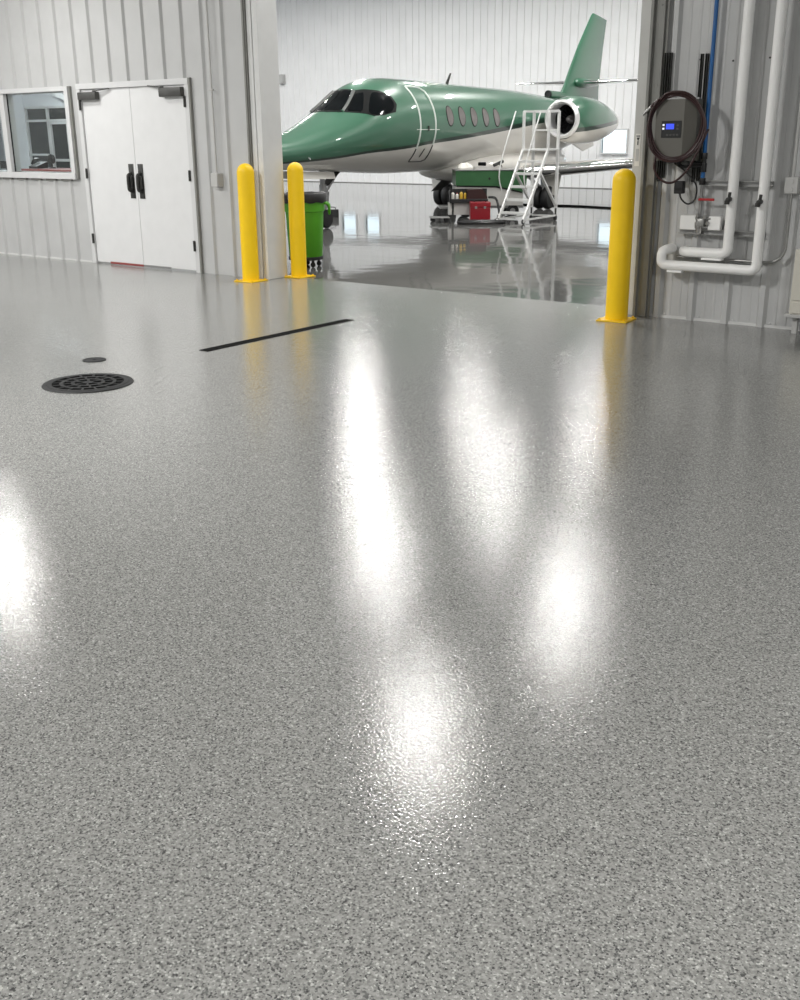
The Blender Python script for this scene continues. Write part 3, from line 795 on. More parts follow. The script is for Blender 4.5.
y2 = -0.165
P = [(-2.932, y2, 5.99), (-2.932, y2, 0.525)] + arc((-2.982, y2, 0.52), 0.05, 0, -90) + [(-3.70, y2, 0.470)] + arc((-3.70, y2, 0.515), 0.045, -90, -180) + [(-3.745, y2, 0.555)] + [(-3.74, y2 + 0.01, 0.58), (-3.725, y2 + 0.04, 0.592), (-3.715, y2 + 0.08, 0.595), (-3.71, -0.03, 0.595)]
MB().tube(P, PR, 18).build('jacket', M['pvc'], t2, smooth=True, angle=60)
for z in (1.75, 2.5): MB().cyl((-2.932, y2, z), (-2.932, y2, z + 0.035), PR + 0.0015, seg=18).build('tape_band', M['pvc'], t2, smooth=True)
MB().box(-3.68, -3.55, y2 - 0.03, y2 + 0.03, 0.414, 0.431, 0.004).build('saddle', M['pvc'], t2)
for x, y, par, z in ((-3.195, y1, t, 1.02), (-2.932, y2, t2, 1.01)):
    g = MB(); g.cyl((x, y - PR - 0.005, z), (x, y - PR - 0.06, z - 0.005), 0.020, seg=14, bev=0.003); g.cyl((x - 0.0, y - PR - 0.045, z - 0.03), (x + 0.01, y - PR - 0.045, z + 0.055), 0.013, seg=10); g.cyl((x - 0.015, y - PR - 0.03, z - 0.04), (x - 0.015, y - PR - 0.03, z - 0.01), 0.02, seg=10)
    g.build('drain_cock', M['dark_hardware'], par, smooth=True, angle=30, label='dark metal valve')

# conduit and outlet at the far right
t = thing('outlet_box', 'grey electrical box at the right edge between two conduits', 'electrical box', (-2.745, -0.034, 1.13))
MB().box(-0.052, 0.052, -0.06, 0.034, -0.065, 0.065, 0.008).build('box', M['elec_box'], t)
g = MB().box(-0.05, 0.05, -0.068, -0.06, -0.06, 0.06, 0.004); g.cyl((0, -0.068, 0.03), (0, -0.074, 0.03), 0.018, seg=16).cyl((0, -0.068, -0.03), (0, -0.074, -0.03), 0.018, seg=16)
g.build('cover', M['elec_box'], t)
tag(MB().cyl((-2.745, -0.07, 1.195), (-2.745, -0.07, 5.99), 0.014, seg=12).build('conduit', M['elec_box'], smooth=True), 'grey conduit running up from the electrical box at the right edge', 'conduit')
P = [(-2.745, -0.07, 1.065), (-2.745, -0.07, 0.66)] + [(-2.745 - 0.13 + 0.13 * math.cos(D2R(a)), -0.07, 0.66 + 0.13 * math.sin(D2R(a))) for a in (-15, -30, -45, -60, -75, -90)] + [(-3.60, -0.06, 0.53), (-3.66, -0.045, 0.53)]
tag(MB().tube(P, 0.012, 12).build('conduit', M['steel'], smooth=True), 'thin steel conduit bending left behind the low white pipes', 'conduit')
t = thing('wall_cabinet', 'beige metal cabinet cut by the right edge of the photo', 'cabinet', (-2.38, -0.12, 0))
MB().box(-0.24, 0.24, -0.10, 0.085, 0.16, 0.66, 0.004).build('body', M['cabinet'], t)
MB().box(-0.225, 0.235, -0.108, -0.10, 0.27, 0.65, 0.003).build('door', M['cabinet'], t)
MB().box(-0.225, 0.235, -0.108, -0.10, 0.17, 0.255, 0.003).build('panel', M['cabinet'], t)
MB().box(-0.27, 0.27, -0.12, 0.085, 0.135, 0.16, 0.003).build('shelf_plate', M['elec_box'], t)
for x in (-0.2, 0.2): MB().box(x - 0.02, x + 0.02, -0.05, -0.01, 0, 0.135).build('leg', M['elec_box'], t)

# ================================================================== GREEN BIN
def bin_():
    t = thing('wheeled_bin', 'lime green round wheeled bin with a black bag folded over the rim', 'bin', (-8.95, 1.17, 0), D2R(37))
    def ring(rx, z, n=40, sq=2.6):
        out = []
        for k in range(n):
            a = 2 * math.pi * k / n; c, s = math.cos(a), math.sin(a)
            f = (abs(c) ** sq + abs(s) ** sq) ** (-1 / sq)
            out.append(Vector((rx * f * c, rx * f * s, z)))
        return out
    MB().rings([ring(0.205, 0.115), ring(0.215, 0.13), ring(0.243, 0.655), ring(0.258, 0.665), ring(0.262, 0.765), ring(0.270, 0.775), ring(0.270, 0.80), ring(0.250, 0.80), ring(0.235, 0.65), ring(0.20, 0.14)]).build('tub', M['bin_green'], t, smooth=True, angle=35)
    g = MB(); R = []
    for z, r in ((0.775, 0.262), (0.765, 0.278), (0.80, 0.284), (0.865, 0.280), (0.875, 0.268), (0.86, 0.250), (0.70, 0.235)):
        rg = ring(r, z)
        for i, v in enumerate(rg): v.z += 0.008 * math.sin(i * 1.7) * (1 if z < 0.79 else 0.3); v.x *= 1 + 0.006 * math.sin(i * 2.9); v.y *= 1 + 0.006 * math.cos(i * 2.3)
        R.append(rg)
    g.rings(R, cap0=False, cap1=False); g.build('bin_bag', M['black'], t, smooth=True, angle=80)
    for s in (-1, 1):
        MB().tube([(s * 0.255, -0.07, 0.76), (s * 0.315, -0.065, 0.73), (s * 0.325, -0.04, 0.64), (s * 0.315, 0.04, 0.64), (s * 0.315, 0.065, 0.73), (s * 0.255, 0.07, 0.76)], 0.017, 8, smooth_n=4).build('handle', M['bin_green'], t, smooth=True)
    MB().rings([ring(0.20, 0.085), ring(0.225, 0.09), ring(0.225, 0.125), ring(0.21, 0.13)]).build('dolly', M['black'], t, smooth=True, angle=35)
    for k in range(5):
        a = 2 * math.pi * k / 5 + 0.3; x, y = 0.17 * math.cos(a), 0.17 * math.sin(a)
        c = MB().cyl((x, y, 0.09), (x, y, 0.07), 0.018, seg=12).box(x - 0.018, x + 0.018, y - 0.014, y + 0.014, 0.03, 0.075).build('caster', M['dark_steel'], t)
        MB().cyl((x, y - 0.02, 0.032), (x, y + 0.02, 0.032), 0.032, seg=20, bev=0.004).build('wheel', M['black'], c, smooth=True, angle=30)
    t.scale = (0.94, 0.94, 1.0)
bin_()

# ================================================================== THE JET (local frame: y runs aft, +x is its port side, z up)
SEC = [(-7.95,.02,1.19,1.23,1.21),(-7.9,.09,1.11,1.29,1.19),(-7.75,.20,1.05,1.38,1.20),(-7.4,.33,1.01,1.46,1.24),(-7.0,.45,.985,1.55,1.28),(-6.6,.54,.965,1.68,1.34),(-6.3,.60,.95,1.79,1.40),(-6.0,.65,.93,1.91,1.46),(-5.7,.70,.915,2.06,1.53),(-5.4,.745,.90,2.25,1.60),(-5.1,.78,.885,2.385,1.64),(-4.7,.80,.865,2.46,1.67),(-4.2,.82,.845,2.49,1.67),(-3.0,.82,.84,2.48,1.67),(-1.0,.82,.84,2.44,1.66),(.5,.81,.86,2.41,1.67),(1.5,.77,.93,2.36,1.69),(2.5,.68,1.06,2.29,1.73),(3.5,.54,1.24,2.22,1.78),(4.5,.37,1.45,2.15,1.84),(5.3,.2,1.66,2.07,1.88),(5.8,.07,1.8,1.97,1.89)]
def _cr(p0, p1, p2, p3, t0, t1, t2, t3, t):
    m1 = (p2 - p0) / (t2 - t0) if t2 != t0 else 0; m2 = (p3 - p1) / (t3 - t1) if t3 != t1 else 0
    h = t2 - t1; u = (t - t1) / h
    return (2*u**3-3*u*u+1)*p1 + (u**3-2*u*u+u)*h*m1 + (-2*u**3+3*u*u)*p2 + (u**3-u*u)*h*m2
def sec(s):
    S = SEC; s = max(S[0][0], min(S[-1][0], s))
    for i in range(len(S) - 1):
        if s <= S[i + 1][0]: break
    a = S[max(i - 1, 0)]; b = S[i]; c = S[i + 1]; d = S[min(i + 2, len(S) - 1)]
    return [_cr(a[k], b[k], c[k], d[k], a[0], b[0], c[0], d[0], s) for k in range(1, 5)]
def surf(s, thd, off=0.0, side=1):
    """point on the fuselage skin; 0 deg = port side, 90 = top, -90 = belly"""
    th = D2R(thd); w, zb, zt, zm = sec(s); c, sn = math.cos(th), math.sin(th)
    h = (zt - zm) if sn > 0 else (zm - zb)
    nx, nz = c / max(w, .01), sn / max(h, .01); n = math.hypot(nx, nz)
    k = 1.0 if sn < 0 else 1.0 + .22 * max(0, min(1, (-4.4 - s) / .6))
    return Vector((side * (w * math.copysign(abs(c) ** k, c) + nx / n * off), s, zm + h * sn + nz / n * off))
jet = thing('business_jet', 'green and off-white twin engine business jet parked in the hangar', 'airplane', (-12.85, 11.7, 0), D2R(3.0))
STRIPE = [(-7.95, 1.08), (-7.03, 1.11), (-6.34, 1.15), (-5.5, 1.225), (-4.55, 1.28), (-3.71, 1.36), (-2.84, 1.42), (-0.81, 1.595), (0.55, 1.72), (3.0, 1.88), (5.8, 1.90)]
paint = stripe_paint_mat('jet_livery', STRIPE, 0.025, 0.14)
g = MB(); R = []
S_ = [-7.95, -7.93, -7.9, -7.86, -7.8] + [-7.7 + 0.1 * k for k in range(136)]
S_ = [s for s in S_ if s < 5.8] + [5.8]
for s in S_: R.append([surf(s, 360 * k / 72) for k in range(72)])
g.rings(R); g.build('fuselage', paint, jet, smooth=True, angle=70)
# belly fairing
g = MB(); R = []
for s, w, zb, zt in ((-2.6, .15, .80, .90), (-2.3, .45, .70, 1.0), (-1.8, .70, .62, 1.10), (-1.2, .86, .57, 1.16), (-.4, .92, .56, 1.18), (.8, .92, .57, 1.18), (1.6, .84, .62, 1.16), (2.3, .62, .75, 1.12), (2.9, .30, .95, 1.15), (3.2, .08, 1.08, 1.18)):
    R.append([Vector((w * math.copysign(abs(math.cos(a)) ** .8, math.cos(a)), s, (zb + zt) / 2 + (zt - zb) / 2 * math.copysign(abs(math.sin(a)) ** .8, math.sin(a)))) for a in [2 * math.pi * k / 36 for k in range(36)]])
g.rings(R); bf = g.build('belly_fairing', M['jet_white'], jet, smooth=True, angle=70)
# skin patches: polygons in (station, angle) wrapped onto the fuselage
def smooth_poly(P, n=4):
    Q = []; N_ = len(P)
    for i in range(N_):
        a, b = P[i], P[(i + 1) % N_]
        for k in range(n): Q.append((a[0] + (b[0] - a[0]) * k / n, a[1] + (b[1] - a[1]) * k / n))
    return Q
def round_poly(P, it=2):
    for _ in range(it):
        Q = []
        for i in range(len(P)):
            a, b = P[i], P[(i + 1) % len(P)]
            Q += [(a[0] * .78 + b[0] * .22, a[1] * .78 + b[1] * .22), (a[0] * .22 + b[0] * .78, a[1] * .22 + b[1] * .78)]
        P = Q
    return P
def patch(mb, P, off, side=1, rings_n=6, skirt=0.012):
    cx = sum(p[0] for p in P) / len(P); cy = sum(p[1] for p in P) / len(P)
    rows = [[mb.bm.verts.new(surf(p[0], p[1], off - skirt, side)) for p in P]]
    for k in range(rings_n):
        t = 1 - k / rings_n
        rows.append([mb.bm.verts.new(surf(cx + (p[0] - cx) * t, cy + (p[1] - cy) * t, off, side)) for p in P])
    c = mb.bm.verts.new(surf(cx, cy, off, side)); n = len(P)
    for A, B in zip(rows, rows[1:]):
        for i in range(n): mb.bm.faces.new((A[i], A[(i + 1) % n], B[(i + 1) % n], B[i]))
    for i in range(n): mb.bm.faces.new((rows[-1][i], rows[-1][(i + 1) % n], c))
front = [(-5.99, 88.5), (-5.42, 88.5), (-5.38, 72), (-5.86, 60)]
mid_ = [(-5.79, 53), (-5.42, 64), (-5.27, 58), (-5.60, 36)]
sidep = [(-5.54, 29), (-5.19, 52), (-5.03, 48), (-4.86, 39), (-4.83, 30), (-4.89, 23), (-5.02, 18), (-5.30, 19)]
for side in (1, -1):
    g = MB()
    for P in ([(-6.03, 90), (-5.36, 90), (-5.33, 70), (-5.74, 44), (-5.91, 60), (-6.01, 75)], [(-5.74, 44), (-5.33, 70), (-5.10, 56), (-5.50, 26)], [(-5.50, 26), (-5.10, 56), (-4.95, 50), (-4.79, 38), (-4.77, 27), (-4.87, 17.5), (-5.2, 17), (-5.42, 21)]):
        patch(g, smooth_poly(P, 5), 0.004, side)
    g.build('windshield_frame', M['gasket'], jet, smooth=True)
    for nm, P in (('windshield_pane', front), ('windshield_pane', mid_), ('cockpit_side_window', round_poly(sidep, 2))):
        g = MB(); patch(g, round_poly(smooth_poly(P, 2), 1), 0.011, side); g.build(nm, M['jet_glass'], jet, smooth=True)
    # bright post between front and middle panes
    g = MB(); g.tube([surf(-5.86, 56, 0.012, side), surf(-5.70, 60, 0.014, side), surf(-5.54, 64, 0.014, side), surf(-5.37, 69, 0.012, side)], 0.032, 8); g.build('windshield_post', M['chrome'], jet, smooth=True)
    for s in (-3.14, -2.70, -2.25, -1.79, -1.35):
        P = [(s + 0.108 * math.cos(a), 12.5 + 12.2 * math.sin(a)) for a in [2 * math.pi * k / 24 for k in range(24)]]
        fr = MB(); patch(fr, [(s + (p[0] - s) * 1.16, 12.5 + (p[1] - 12.5) * 1.1) for p in P], 0.003, side)
        fo = fr.build('cabin_window', M['gasket'], jet, smooth=True)
        pg = MB(); patch(pg, [(s + (p[0] - s), p[1]) for p in P], 0.007, side); pg.build('pane', M['cabin_glass'], fo, smooth=True)
# cabin door seam on the port side
def seam_pts(lo, hi):
    A = [(-4.20, a) for a in range(lo, hi)] + [(-4.20 + 0.54 * k / 10, hi) for k in range(0, 8)] + [(-3.68 , hi - 5)]
    return A
a_up = [surf(-4.19 - 0.0, a, 0.004) for a in range(-28, 53, 3)] + [surf(s, 54 - (0 if s < -3.85 else (s + 3.85) * 22), 0.004) for s in (-4.17, -4.05, -3.95, -3.85, -3.75)] + [surf(-3.68, a, 0.004) for a in range(46, -24, -3)]
MB().tube(a_up, 0.017, 6).build('cabin_door_seam', M['line_white'], jet, smooth=True, label='white upper part of the cabin door outline')
a_dn = [surf(-3.68, a, 0.004) for a in range(-24, -46, -3)] + [surf(s, -48, 0.004) for s in (-3.78, -3.9, -4.05, -4.17)] + [surf(-4.19, a, 0.004) for a in range(-46, -27, 3)]
MB().tube(a_dn, 0.012, 6).build('cabin_door_seam', M['line_dark'], jet, smooth=True, label='dark lower part of the cabin door outline')
MB().tube([surf(s, -4.5, 0.004) for s in (-4.30, -4.2, -4.0, -3.8, -3.68, -3.55)], 0.006, 6).build('door_split_line', M['line_white'], jet, smooth=True)
MB().bar(surf(-3.93, -6, 0.015), surf(-3.93, 0, 0.015), 0.03, 0.02).build('door_latch', M['line_dark'], jet)
MB().bar(surf(-3.95, -40, 0.012), surf(-3.92, -28, 0.012), 0.02, 0.012).build('door_step_slot', M['line_dark'], jet)
# antenna blade and static ports
MB().prism([(-2.02, 2.44), (-1.92, 2.44), (-1.80, 2.66), (-1.83, 2.66)], 'X', -0.01, 0.01).build('antenna', M['dark_steel'], jet)
MB().cyl(surf(-6.95, -20, 0.0), surf(-6.95, -20, 0.05), 0.012, seg=8).build('pitot_probe', M['chrome'], jet)
MB().cyl((0.90, -1.95, 0.96), (0.75, -1.95, 0.96), 0.035, seg=14).build('vent_port', M['gasket'], jet)

def airfoil(chord, thick, n=14):
    pts = []
    for k in range(n + 1):
        x = (1 - math.cos(math.pi * k / n)) / 2
        y = 5 * thick * (0.2969 * math.sqrt(x) - 0.126 * x - 0.3516 * x * x + 0.2843 * x ** 3 - 0.1036 * x ** 4)
        pts.append((x * chord, y * chord))
    return pts + [(x, -y * 0.8) for x, y in pts[-2:0:-1]]
def wing(side):
    g = MB(); R = []
    for x, le, ch, z, th in ((0.4, -0.85, 2.5, 0.72, .15), (1.0, -0.58, 2.2, 0.76, .15), (2.5, 0.10, 1.75, 0.88, .145), (4.5, 1.00, 1.25, 1.04, .14), (6.3, 1.82, 0.85, 1.19, .11), (6.45, 1.95, 0.70, 1.20, .06)):
        R.append([Vector((side * x, le + a, z + b)) for a, b in airfoil(ch, th)])
    g.rings(R); w = g.build('wing', M['jet_white'], jet, smooth=True, angle=60)
    g = MB(); R = []
    for x, le, ch, z, th in ((0.95, -0.612, 2.2, 0.76, .15), (2.5, 0.075, 1.75, 0.88, .145), (4.5, 0.98, 1.25, 1.04, .14), (6.3, 1.80, 0.85, 1.19, .11)):
        A = [(a, b) for a, b in airfoil(ch, th, 20) if a < 0.11 * ch]
        up_ = [p for p in A if p[1] >= 0][::-1]; dn = [p for p in A if p[1] < 0][::-1]
        R.append([Vector((side * x, le + a, z + b * 1.06)) for a, b in up_ + dn])
    g.rings(R); g.build('leading_edge', M['chrome'], w, smooth=True, angle=60)
for s in (1, -1): wing(s)

# engines
NP = stripe_paint_mat('nacelle_livery', [(0.2, 1.52), (1.1, 1.58), (2.0, 1.66), (3.3, 1.76)], 0.09, 0.08)
def engine(side):
    ex, ez = side * 1.36, 1.80
    g = MB()
    prof = [(.388, .49), (.43, .60), (.47, .85), (.48, 1.2), (.465, 1.7), (.42, 2.1), (.34, 2.5), (.27, 2.78), (.25, 2.78), (.28, 2.5)]
    R = [[Vector((ex + r * math.cos(a), y, ez - 0.03 * max(0, y - 1.2) + r * math.sin(a) * (1.04 if math.sin(a) < 0 else 1))) for a in [2 * math.pi * k / 48 for k in range(48)]] for r, y in prof]
    g.rings(R, cap0=False, cap1=False)
    n = g.build('engine_nacelle', NP, jet, smooth=True, angle=50)
    MB().lathe([(.315, .80), (.30, .55), (.31, .43), (.345, .385), (.378, .415), (.392, .50)], ex, 0, ez, 48, 'Y', cap=False).build('intake_lip', M['lip'], n, smooth=True, angle=60)
    MB().lathe([(.316, .78), (.31, 1.02), (.12, 1.02)], ex, 0, ez, 40, 'Y', cap=False).build('intake_duct', M['fan'], n, smooth=True, angle=60)
    f = MB()
    for k in range(20):
        a = 2 * math.pi * k / 20; c, s = math.cos(a), math.sin(a); c2, s2 = math.cos(a + .22), math.sin(a + .22)
        f.rings([[Vector((ex + .08 * c, .92, ez + .08 * s)), Vector((ex + .08 * c2, .98, ez + .08 * s2)), Vector((ex + .305 * c2, .98, ez + .305 * s2)), Vector((ex + .305 * c, .93, ez + .305 * s))], [Vector((ex + .08 * c, .93, ez + .08 * s)), Vector((ex + .08 * c2, .99, ez + .08 * s2)), Vector((ex + .305 * c2, .99, ez + .305 * s2)), Vector((ex + .305 * c, .94, ez + .305 * s))]])
    fo = f.build('fan_blades', M['fan'], n)
    MB().lathe([(.004, .70), (.05, .76), (.085, .86), (.10, .96)], ex, 0, ez, 24, 'Y').build('fan_spinner', M['spinner'], n, smooth=True, angle=60)
    MB().lathe([(.26, 2.72), (.235, 2.92), (.21, 2.94), (.21, 2.65), (.02, 2.65)], ex, 0, ez - 0.05, 32, 'Y').build('exhaust_nozzle', M['jet_white'], n, smooth=True, angle=40)
    p = MB(); p.rings([[Vector((side * x, le + a, z + b)) for a, b in airfoil(ch, .12)] for x, le, ch, z in ((0.45, 1.0, 1.9, 1.84), (0.98, 1.05, 1.6, 1.82))])
    p.build('pylon', M['jet_green'], jet, smooth=True, angle=60)
for s in (1, -1): engine(s)

# fin, dorsal inlet, tailplane
def fin():
    g = MB(); R = []
    for z, le, te, th in ((2.10, 3.0, 5.36, .085), (2.35, 3.08, 5.33, .085), (2.55, 3.28, 5.32, .085), (2.95, 3.58, 5.38, .085), (3.5, 4.02, 5.47, .08), (4.20, 4.68, 5.60, .075), (4.25, 4.76, 5.62, .05)):
        R.append([Vector((b, le + a, z + (0.0 if z < 4 else -0.10 * a / (te - le)))) for a, b in airfoil(te - le, th)])
    g.rings(R); f = g.build('vertical_fin', M['jet_green'], jet, smooth=True, angle=60)
    MB().bar((0, 4.78, 2.3), (0, 5.05, 4.0), 0.008, 0.012).build('rudder_gap', M['line_dark'], f)
    g = MB(); g.tube([(0, 2.55, 2.37), (0, 3.1, 2.36), (0, 3.7, 2.34)], 0.085, 16); g.build('dorsal_inlet', M['jet_green'], jet, smooth=True, angle=50)
    MB().lathe([(.086, 2.53), (.088, 2.51), (.075, 2.50), (.068, 2.53), (.06, 2.545), (.002, 2.56)], 0, 0, 2.37, 20, 'Y').build('inlet_opening', M['black'], jet, smooth=True)
fin()
def tailplane(side):
    g = MB(); R = []
    for x, le, ch, z, th in ((0.0, 3.92, 1.20, 2.66, .11), (0.3, 4.02, 1.12, 2.67, .11), (1.1, 4.30, .86, 2.69, .10), (1.95, 4.62, .56, 2.71, .09), (2.0, 4.70, .46, 2.71, .05)):
        R.append([Vector((side * x, le + a, z + b)) for a, b in airfoil(ch, th)])
    g.rings(R); o = g.build('tailplane', M['jet_white'], jet, smooth=True, angle=60)
    g = MB(); R = []
    for x, le, ch, z, th in ((0.2, 3.962, 1.14, 2.665, .11), (1.1, 4.285, .86, 2.69, .10), (1.92, 4.60, .56, 2.71, .09)):
        A = [(a, b) for a, b in airfoil(ch, th, 20) if a < 0.14 * ch]
        R.append([Vector((side * x, le + a, z + b * 1.08)) for a, b in [p for p in A if p[1] >= 0][::-1] + [p for p in A if p[1] < 0][::-1]])
    g.rings(R); g.build('leading_edge', M['chrome'], o, smooth=True)
    MB().lathe([(.01, 3.72), (.08, 3.80), (.115, 3.98), (.115, 4.4), (.06, 4.9), (.01, 5.1)], side * 0.10, 0, 2.66, 20, 'Y').build('root_fairing', M['jet_green'], o, smooth=True, angle=60)
for s in (1, -1): tailplane(s)
MB().rings([[Vector((-0.02, 3.6, 1.36)), Vector((0.02, 3.6, 1.36)), Vector((0.02, 5.0, 1.72)), Vector((-0.02, 5.0, 1.72))], [Vector((0.10, 4.3, 1.10)), Vector((0.13, 4.3, 1.10)), Vector((0.13, 4.9, 1.22)), Vector((0.10, 4.9, 1.22))]]).build('ventral_fin', M['jet_white'], jet)

# landing gear
def wheel(name, x, y, r, w, parent):
    tr = MB().lathe([(r * .55, -w / 2), (r * .9, -w / 2), (r, -w * .25), (r, w * .25), (r * .9, w / 2), (r * .55, w / 2)], x, y, r, 32, 'X').build(name, M['black'], parent, smooth=True, angle=50)
    MB().lathe([(.01, -w * .42), (r * .3, -w * .42), (r * .56, -w * .3), (r * .56, w * .3), (r * .3, w * .42), (.01, w * .42)], x, y, r, 24, 'X').build('hub', M['alu_dark'], tr, smooth=True, angle=40)
for side in (1, -1):
    ls = MB().cyl((side * 1.22, 0, .25), (side * 1.18, 0, .80), 0.05, seg=14).cyl((side * 1.22, 0, .25), (side * 1.05, 0, .25), .03, seg=10).bar((side * 1.2, -.02, .42), (side * .75, -.02, .72), .045).bar((side * 1.22, .1, .3), (side * 1.2, .16, .62), .03).build('main_gear_strut', M['alu_dark'], jet, smooth=True, angle=30)
    for dx in (1.13, 1.33): wheel('main_wheel', side * dx, 0, .235, .15, ls)
    MB().bar((side * 1.36, 0.02, .30), (side * 1.44, 0.02, .78), 0.012, 0.36).build('gear_door', M['jet_white'], jet)
d = MB().rings([[Vector((-0.62, -0.95, .70)), Vector((-0.60, -0.95, .70)), Vector((-0.60, -0.35, .68)), Vector((-0.62, -0.35, .68))], [Vector((-0.98, -0.98, .36)), Vector((-0.96, -0.98, .36)), Vector((-0.90, -0.72, .38)), Vector((-0.92, -0.72, .38))]]).build('gear_door', M['dark_steel'], jet)
ns = MB().cyl((0, -6.0, .20), (0, -6.05, .98), .045, seg=14).cyl((0, -6.02, .5), (0, -6.03, .72), .065, seg=14).bar((0, -6.0, .55), (0, -5.55, .95), .035).bar((-.06, -5.98, .4), (.06, -5.98, .4), .05).bar((0, -5.93, .32), (0, -5.88, .6), .03).build('nose_gear_strut', M['alu_dark'], jet, smooth=True, angle=30)
for dx in (-.11, .11): wheel('nose_wheel', dx, -6.1, .155, .08, ns)
for side in (1, -1):
    MB().rings([[Vector((side * .17, -6.9, .965)), Vector((side * .185, -6.9, .965)), Vector((side * .185, -5.95, .93)), Vector((side * .17, -5.95, .93))], [Vector((side * .25, -6.85, .84)), Vector((side * .265, -6.85, .84)), Vector((side * .265, -6.0, .82)), Vector((side * .25, -6.0, .82))]]).build('nose_gear_door', M['jet_white'], jet)
MB().rings([[Vector((-.08, -5.62, .93)), Vector((.08, -5.62, .93)), Vector((.08, -5.60, .93)), Vector((-.08, -5.60, .93))], [Vector((-.08, -6.0, .70)), Vector((.08, -6.0, .70)), Vector((.08, -5.98, .70)), Vector((-.08, -5.98, .70))]]).build('nose_gear_door', M['dark_steel'], jet)

# ================================================================== HANGAR ITEMS
# aluminium platform ladder
def ladder():
    B = Vector((-9.92, 8.02, 0)); v = Vector((.03, 1.0, 0)); ang = math.atan2(-v.x, v.y)
    t = thing('platform_ladder', 'aluminium rolling platform ladder with handrails in front of the engine', 'ladder', B, ang)
    W = 0.52; H = 1.25; RUN = 0.78; DEP = 1.12   # local x: 0 = right stringer, -W = left one; y: climbing direction
    def P(x, y, z): return (x, y, z)
    for x in (0, -W): MB().bar(P(x, 0.0, 0.03), P(x, RUN, H), 0.035, 0.05).build('stringer', M['alu'], t)
    for k, z in enumerate((0.18, 0.40, 0.62, 0.84, 1.05)):
        y = RUN * z / H
        MB().box(-W + 0.015, -0.015, y - 0.06, y + 0.10, z - 0.022, z + 0.018, 0.003).build('step', M['alu'], t)
    MB().box(-W - 0.02, 0.02, RUN - 0.03, DEP + 0.02, H - 0.02, H + 0.012, 0.004).build('platform', M['alu'], t)
    for x in (0, -W):
        MB().bar(P(x, DEP, 0.22), P(x, DEP, H), 0.045, 0.045).build('rear_leg', M['alu'], t)
        MB().bar(P(x, DEP, 0.06), P(x, DEP, 0.26), 0.025, 0.025).build('leg_extension', M['dark_steel'], t)
        MB().bar(P(x, 0.55, 0.84), P(x, DEP, 0.26), 0.045, 0.03).build('brace', M['alu'], t)
        MB().bar(P(x, 0.02, 0.07), P(x, DEP, 0.09), 0.03, 0.03).build('base_rail', M['alu'], t)
        for y in (0.02, DEP):
            f = MB().cyl(P(x - .016, y, 0.045), P(x + .016, y, 0.045), 0.045, seg=18, bev=.004).build('caster', M['black'], t, smooth=True, angle=30)
        for y in (RUN, DEP): MB().bar(P(x, y, H), P(x, y, 1.90), 0.045, 0.045, bev=0.006).build('guard_post', M['alu'], t)
        MB().bar(P(x, RUN, 1.90), P(x, DEP, 1.90), 0.035, 0.035).build('guard_rail', M['alu'], t)
        MB().tube([P(x, 0.10, 0.55), P(x - 0.0, 0.02, 0.95), P(x, 0.50, 1.90)], 0.012, 8, smooth_n=4).build('handrail', M['alu'], t, smooth=True)
    MB().bar(P(0, DEP, 1.90), P(-W, DEP, 1.90), 0.045, 0.045).build('guard_rail', M['alu'], t)
    MB().bar(P(0, DEP, 1.58), P(-W, DEP, 1.58), 0.03, 0.03).build('guard_rail', M['alu'], t)
    MB().bar(P(0, 0.02, 0.08), P(-W, 0.02, 0.08), 0.03, 0.03).build('base_rail', M['alu'], t)
    MB().bar(P(0, DEP, 0.08), P(-W, DEP, 0.08), 0.03, 0.03).build('base_rail', M['alu'], t)
ladder()

# service cart behind the ladder
CA = 0.6447
def cart():
    t = thing('service_cart', 'low green and white ground service cart standing under the jet', 'cart', (-11.32, 9.14, 0), CA + 0.05)
    MB().prism([(-.66, .22), (.64, .22), (.64, .46), (.10, .56), (-.66, .575)], 'Y', -.02, .60).build('lower_body', M['cart_white'], t)
    MB().prism([(-.66, .60), (.12, .585), (.68, .46), (.70, .85), (-.66, .875)], 'Y', -.06, .64).build('upper_body', M['cart_green'], t)
    MB().box(-.67, .70, -.075, .65, .865, .885, .004).build('top_edge', M['alu_dark'], t)
    MB().cyl((-.02, -.065, .72), (-.02, -.055, .72), .022, seg=12).build('latch', M['black'], t)
    MB().prism([(-.64, .575), (-.64, .605), (.10, .59), (.62, .475), (.62, .445), (.10, .555)], 'Y', -.03, .58).build('black_band', M['black'], t)  # black band between the green and white bodies
    MB().box(-.95, .66, .02, .55, .17, .215, .004).build('chassis', M['alu_dark'], t)
    for x in (-.45, .45):
        for y in (.05, .52):
            w_ = MB().cyl((x, y - .035, .12), (x, y + .035, .12), .12, seg=24, bev=.01).build('wheel', M['black'], t, smooth=True, angle=30)
            MB().cyl((x, y - .04, .12), (x, y + .04, .12), .05, seg=16).build('hub', M['alu_dark'], w_, smooth=True, angle=30)
    return t
cart()
ca = Matrix.Rotation(CA + 0.05, 4, 'Z')
def on_cart(x, y, z):
    p = ca @ Vector((x, y, z)); return (p.x - 11.32, p.y + 9.14, p.z)
g = MB(); R = []
for z, s in ((0, 1.0), (.03, 1.04), (.07, .8), (.10, .35)):
    R.append([Vector((.16 * s * math.cos(a) * (1 + .15 * math.sin(3 * a)), .12 * s * math.sin(a) * (1 + .2 * math.cos(4 * a)), z * (1 + .25 * math.sin(2 * a + 1)))) for a in [2 * math.pi * k / 24 for k in range(24)]])
g.rings(R); o = g.build('crumpled_rag', M['cloth'], smooth=True, loc=on_cart(-.48, .15, .885)); tag(o, 'crumpled off-white rag on the left end of the green cart', 'rag')
t = thing('parts_tray', 'shallow grey tray on the green cart beside the rag', 'tray', on_cart(-.02, .22, .885), CA)
MB().box(-.24, .24, -.14, .14, 0, .012).build('tray_base', M['cart_white'], t)
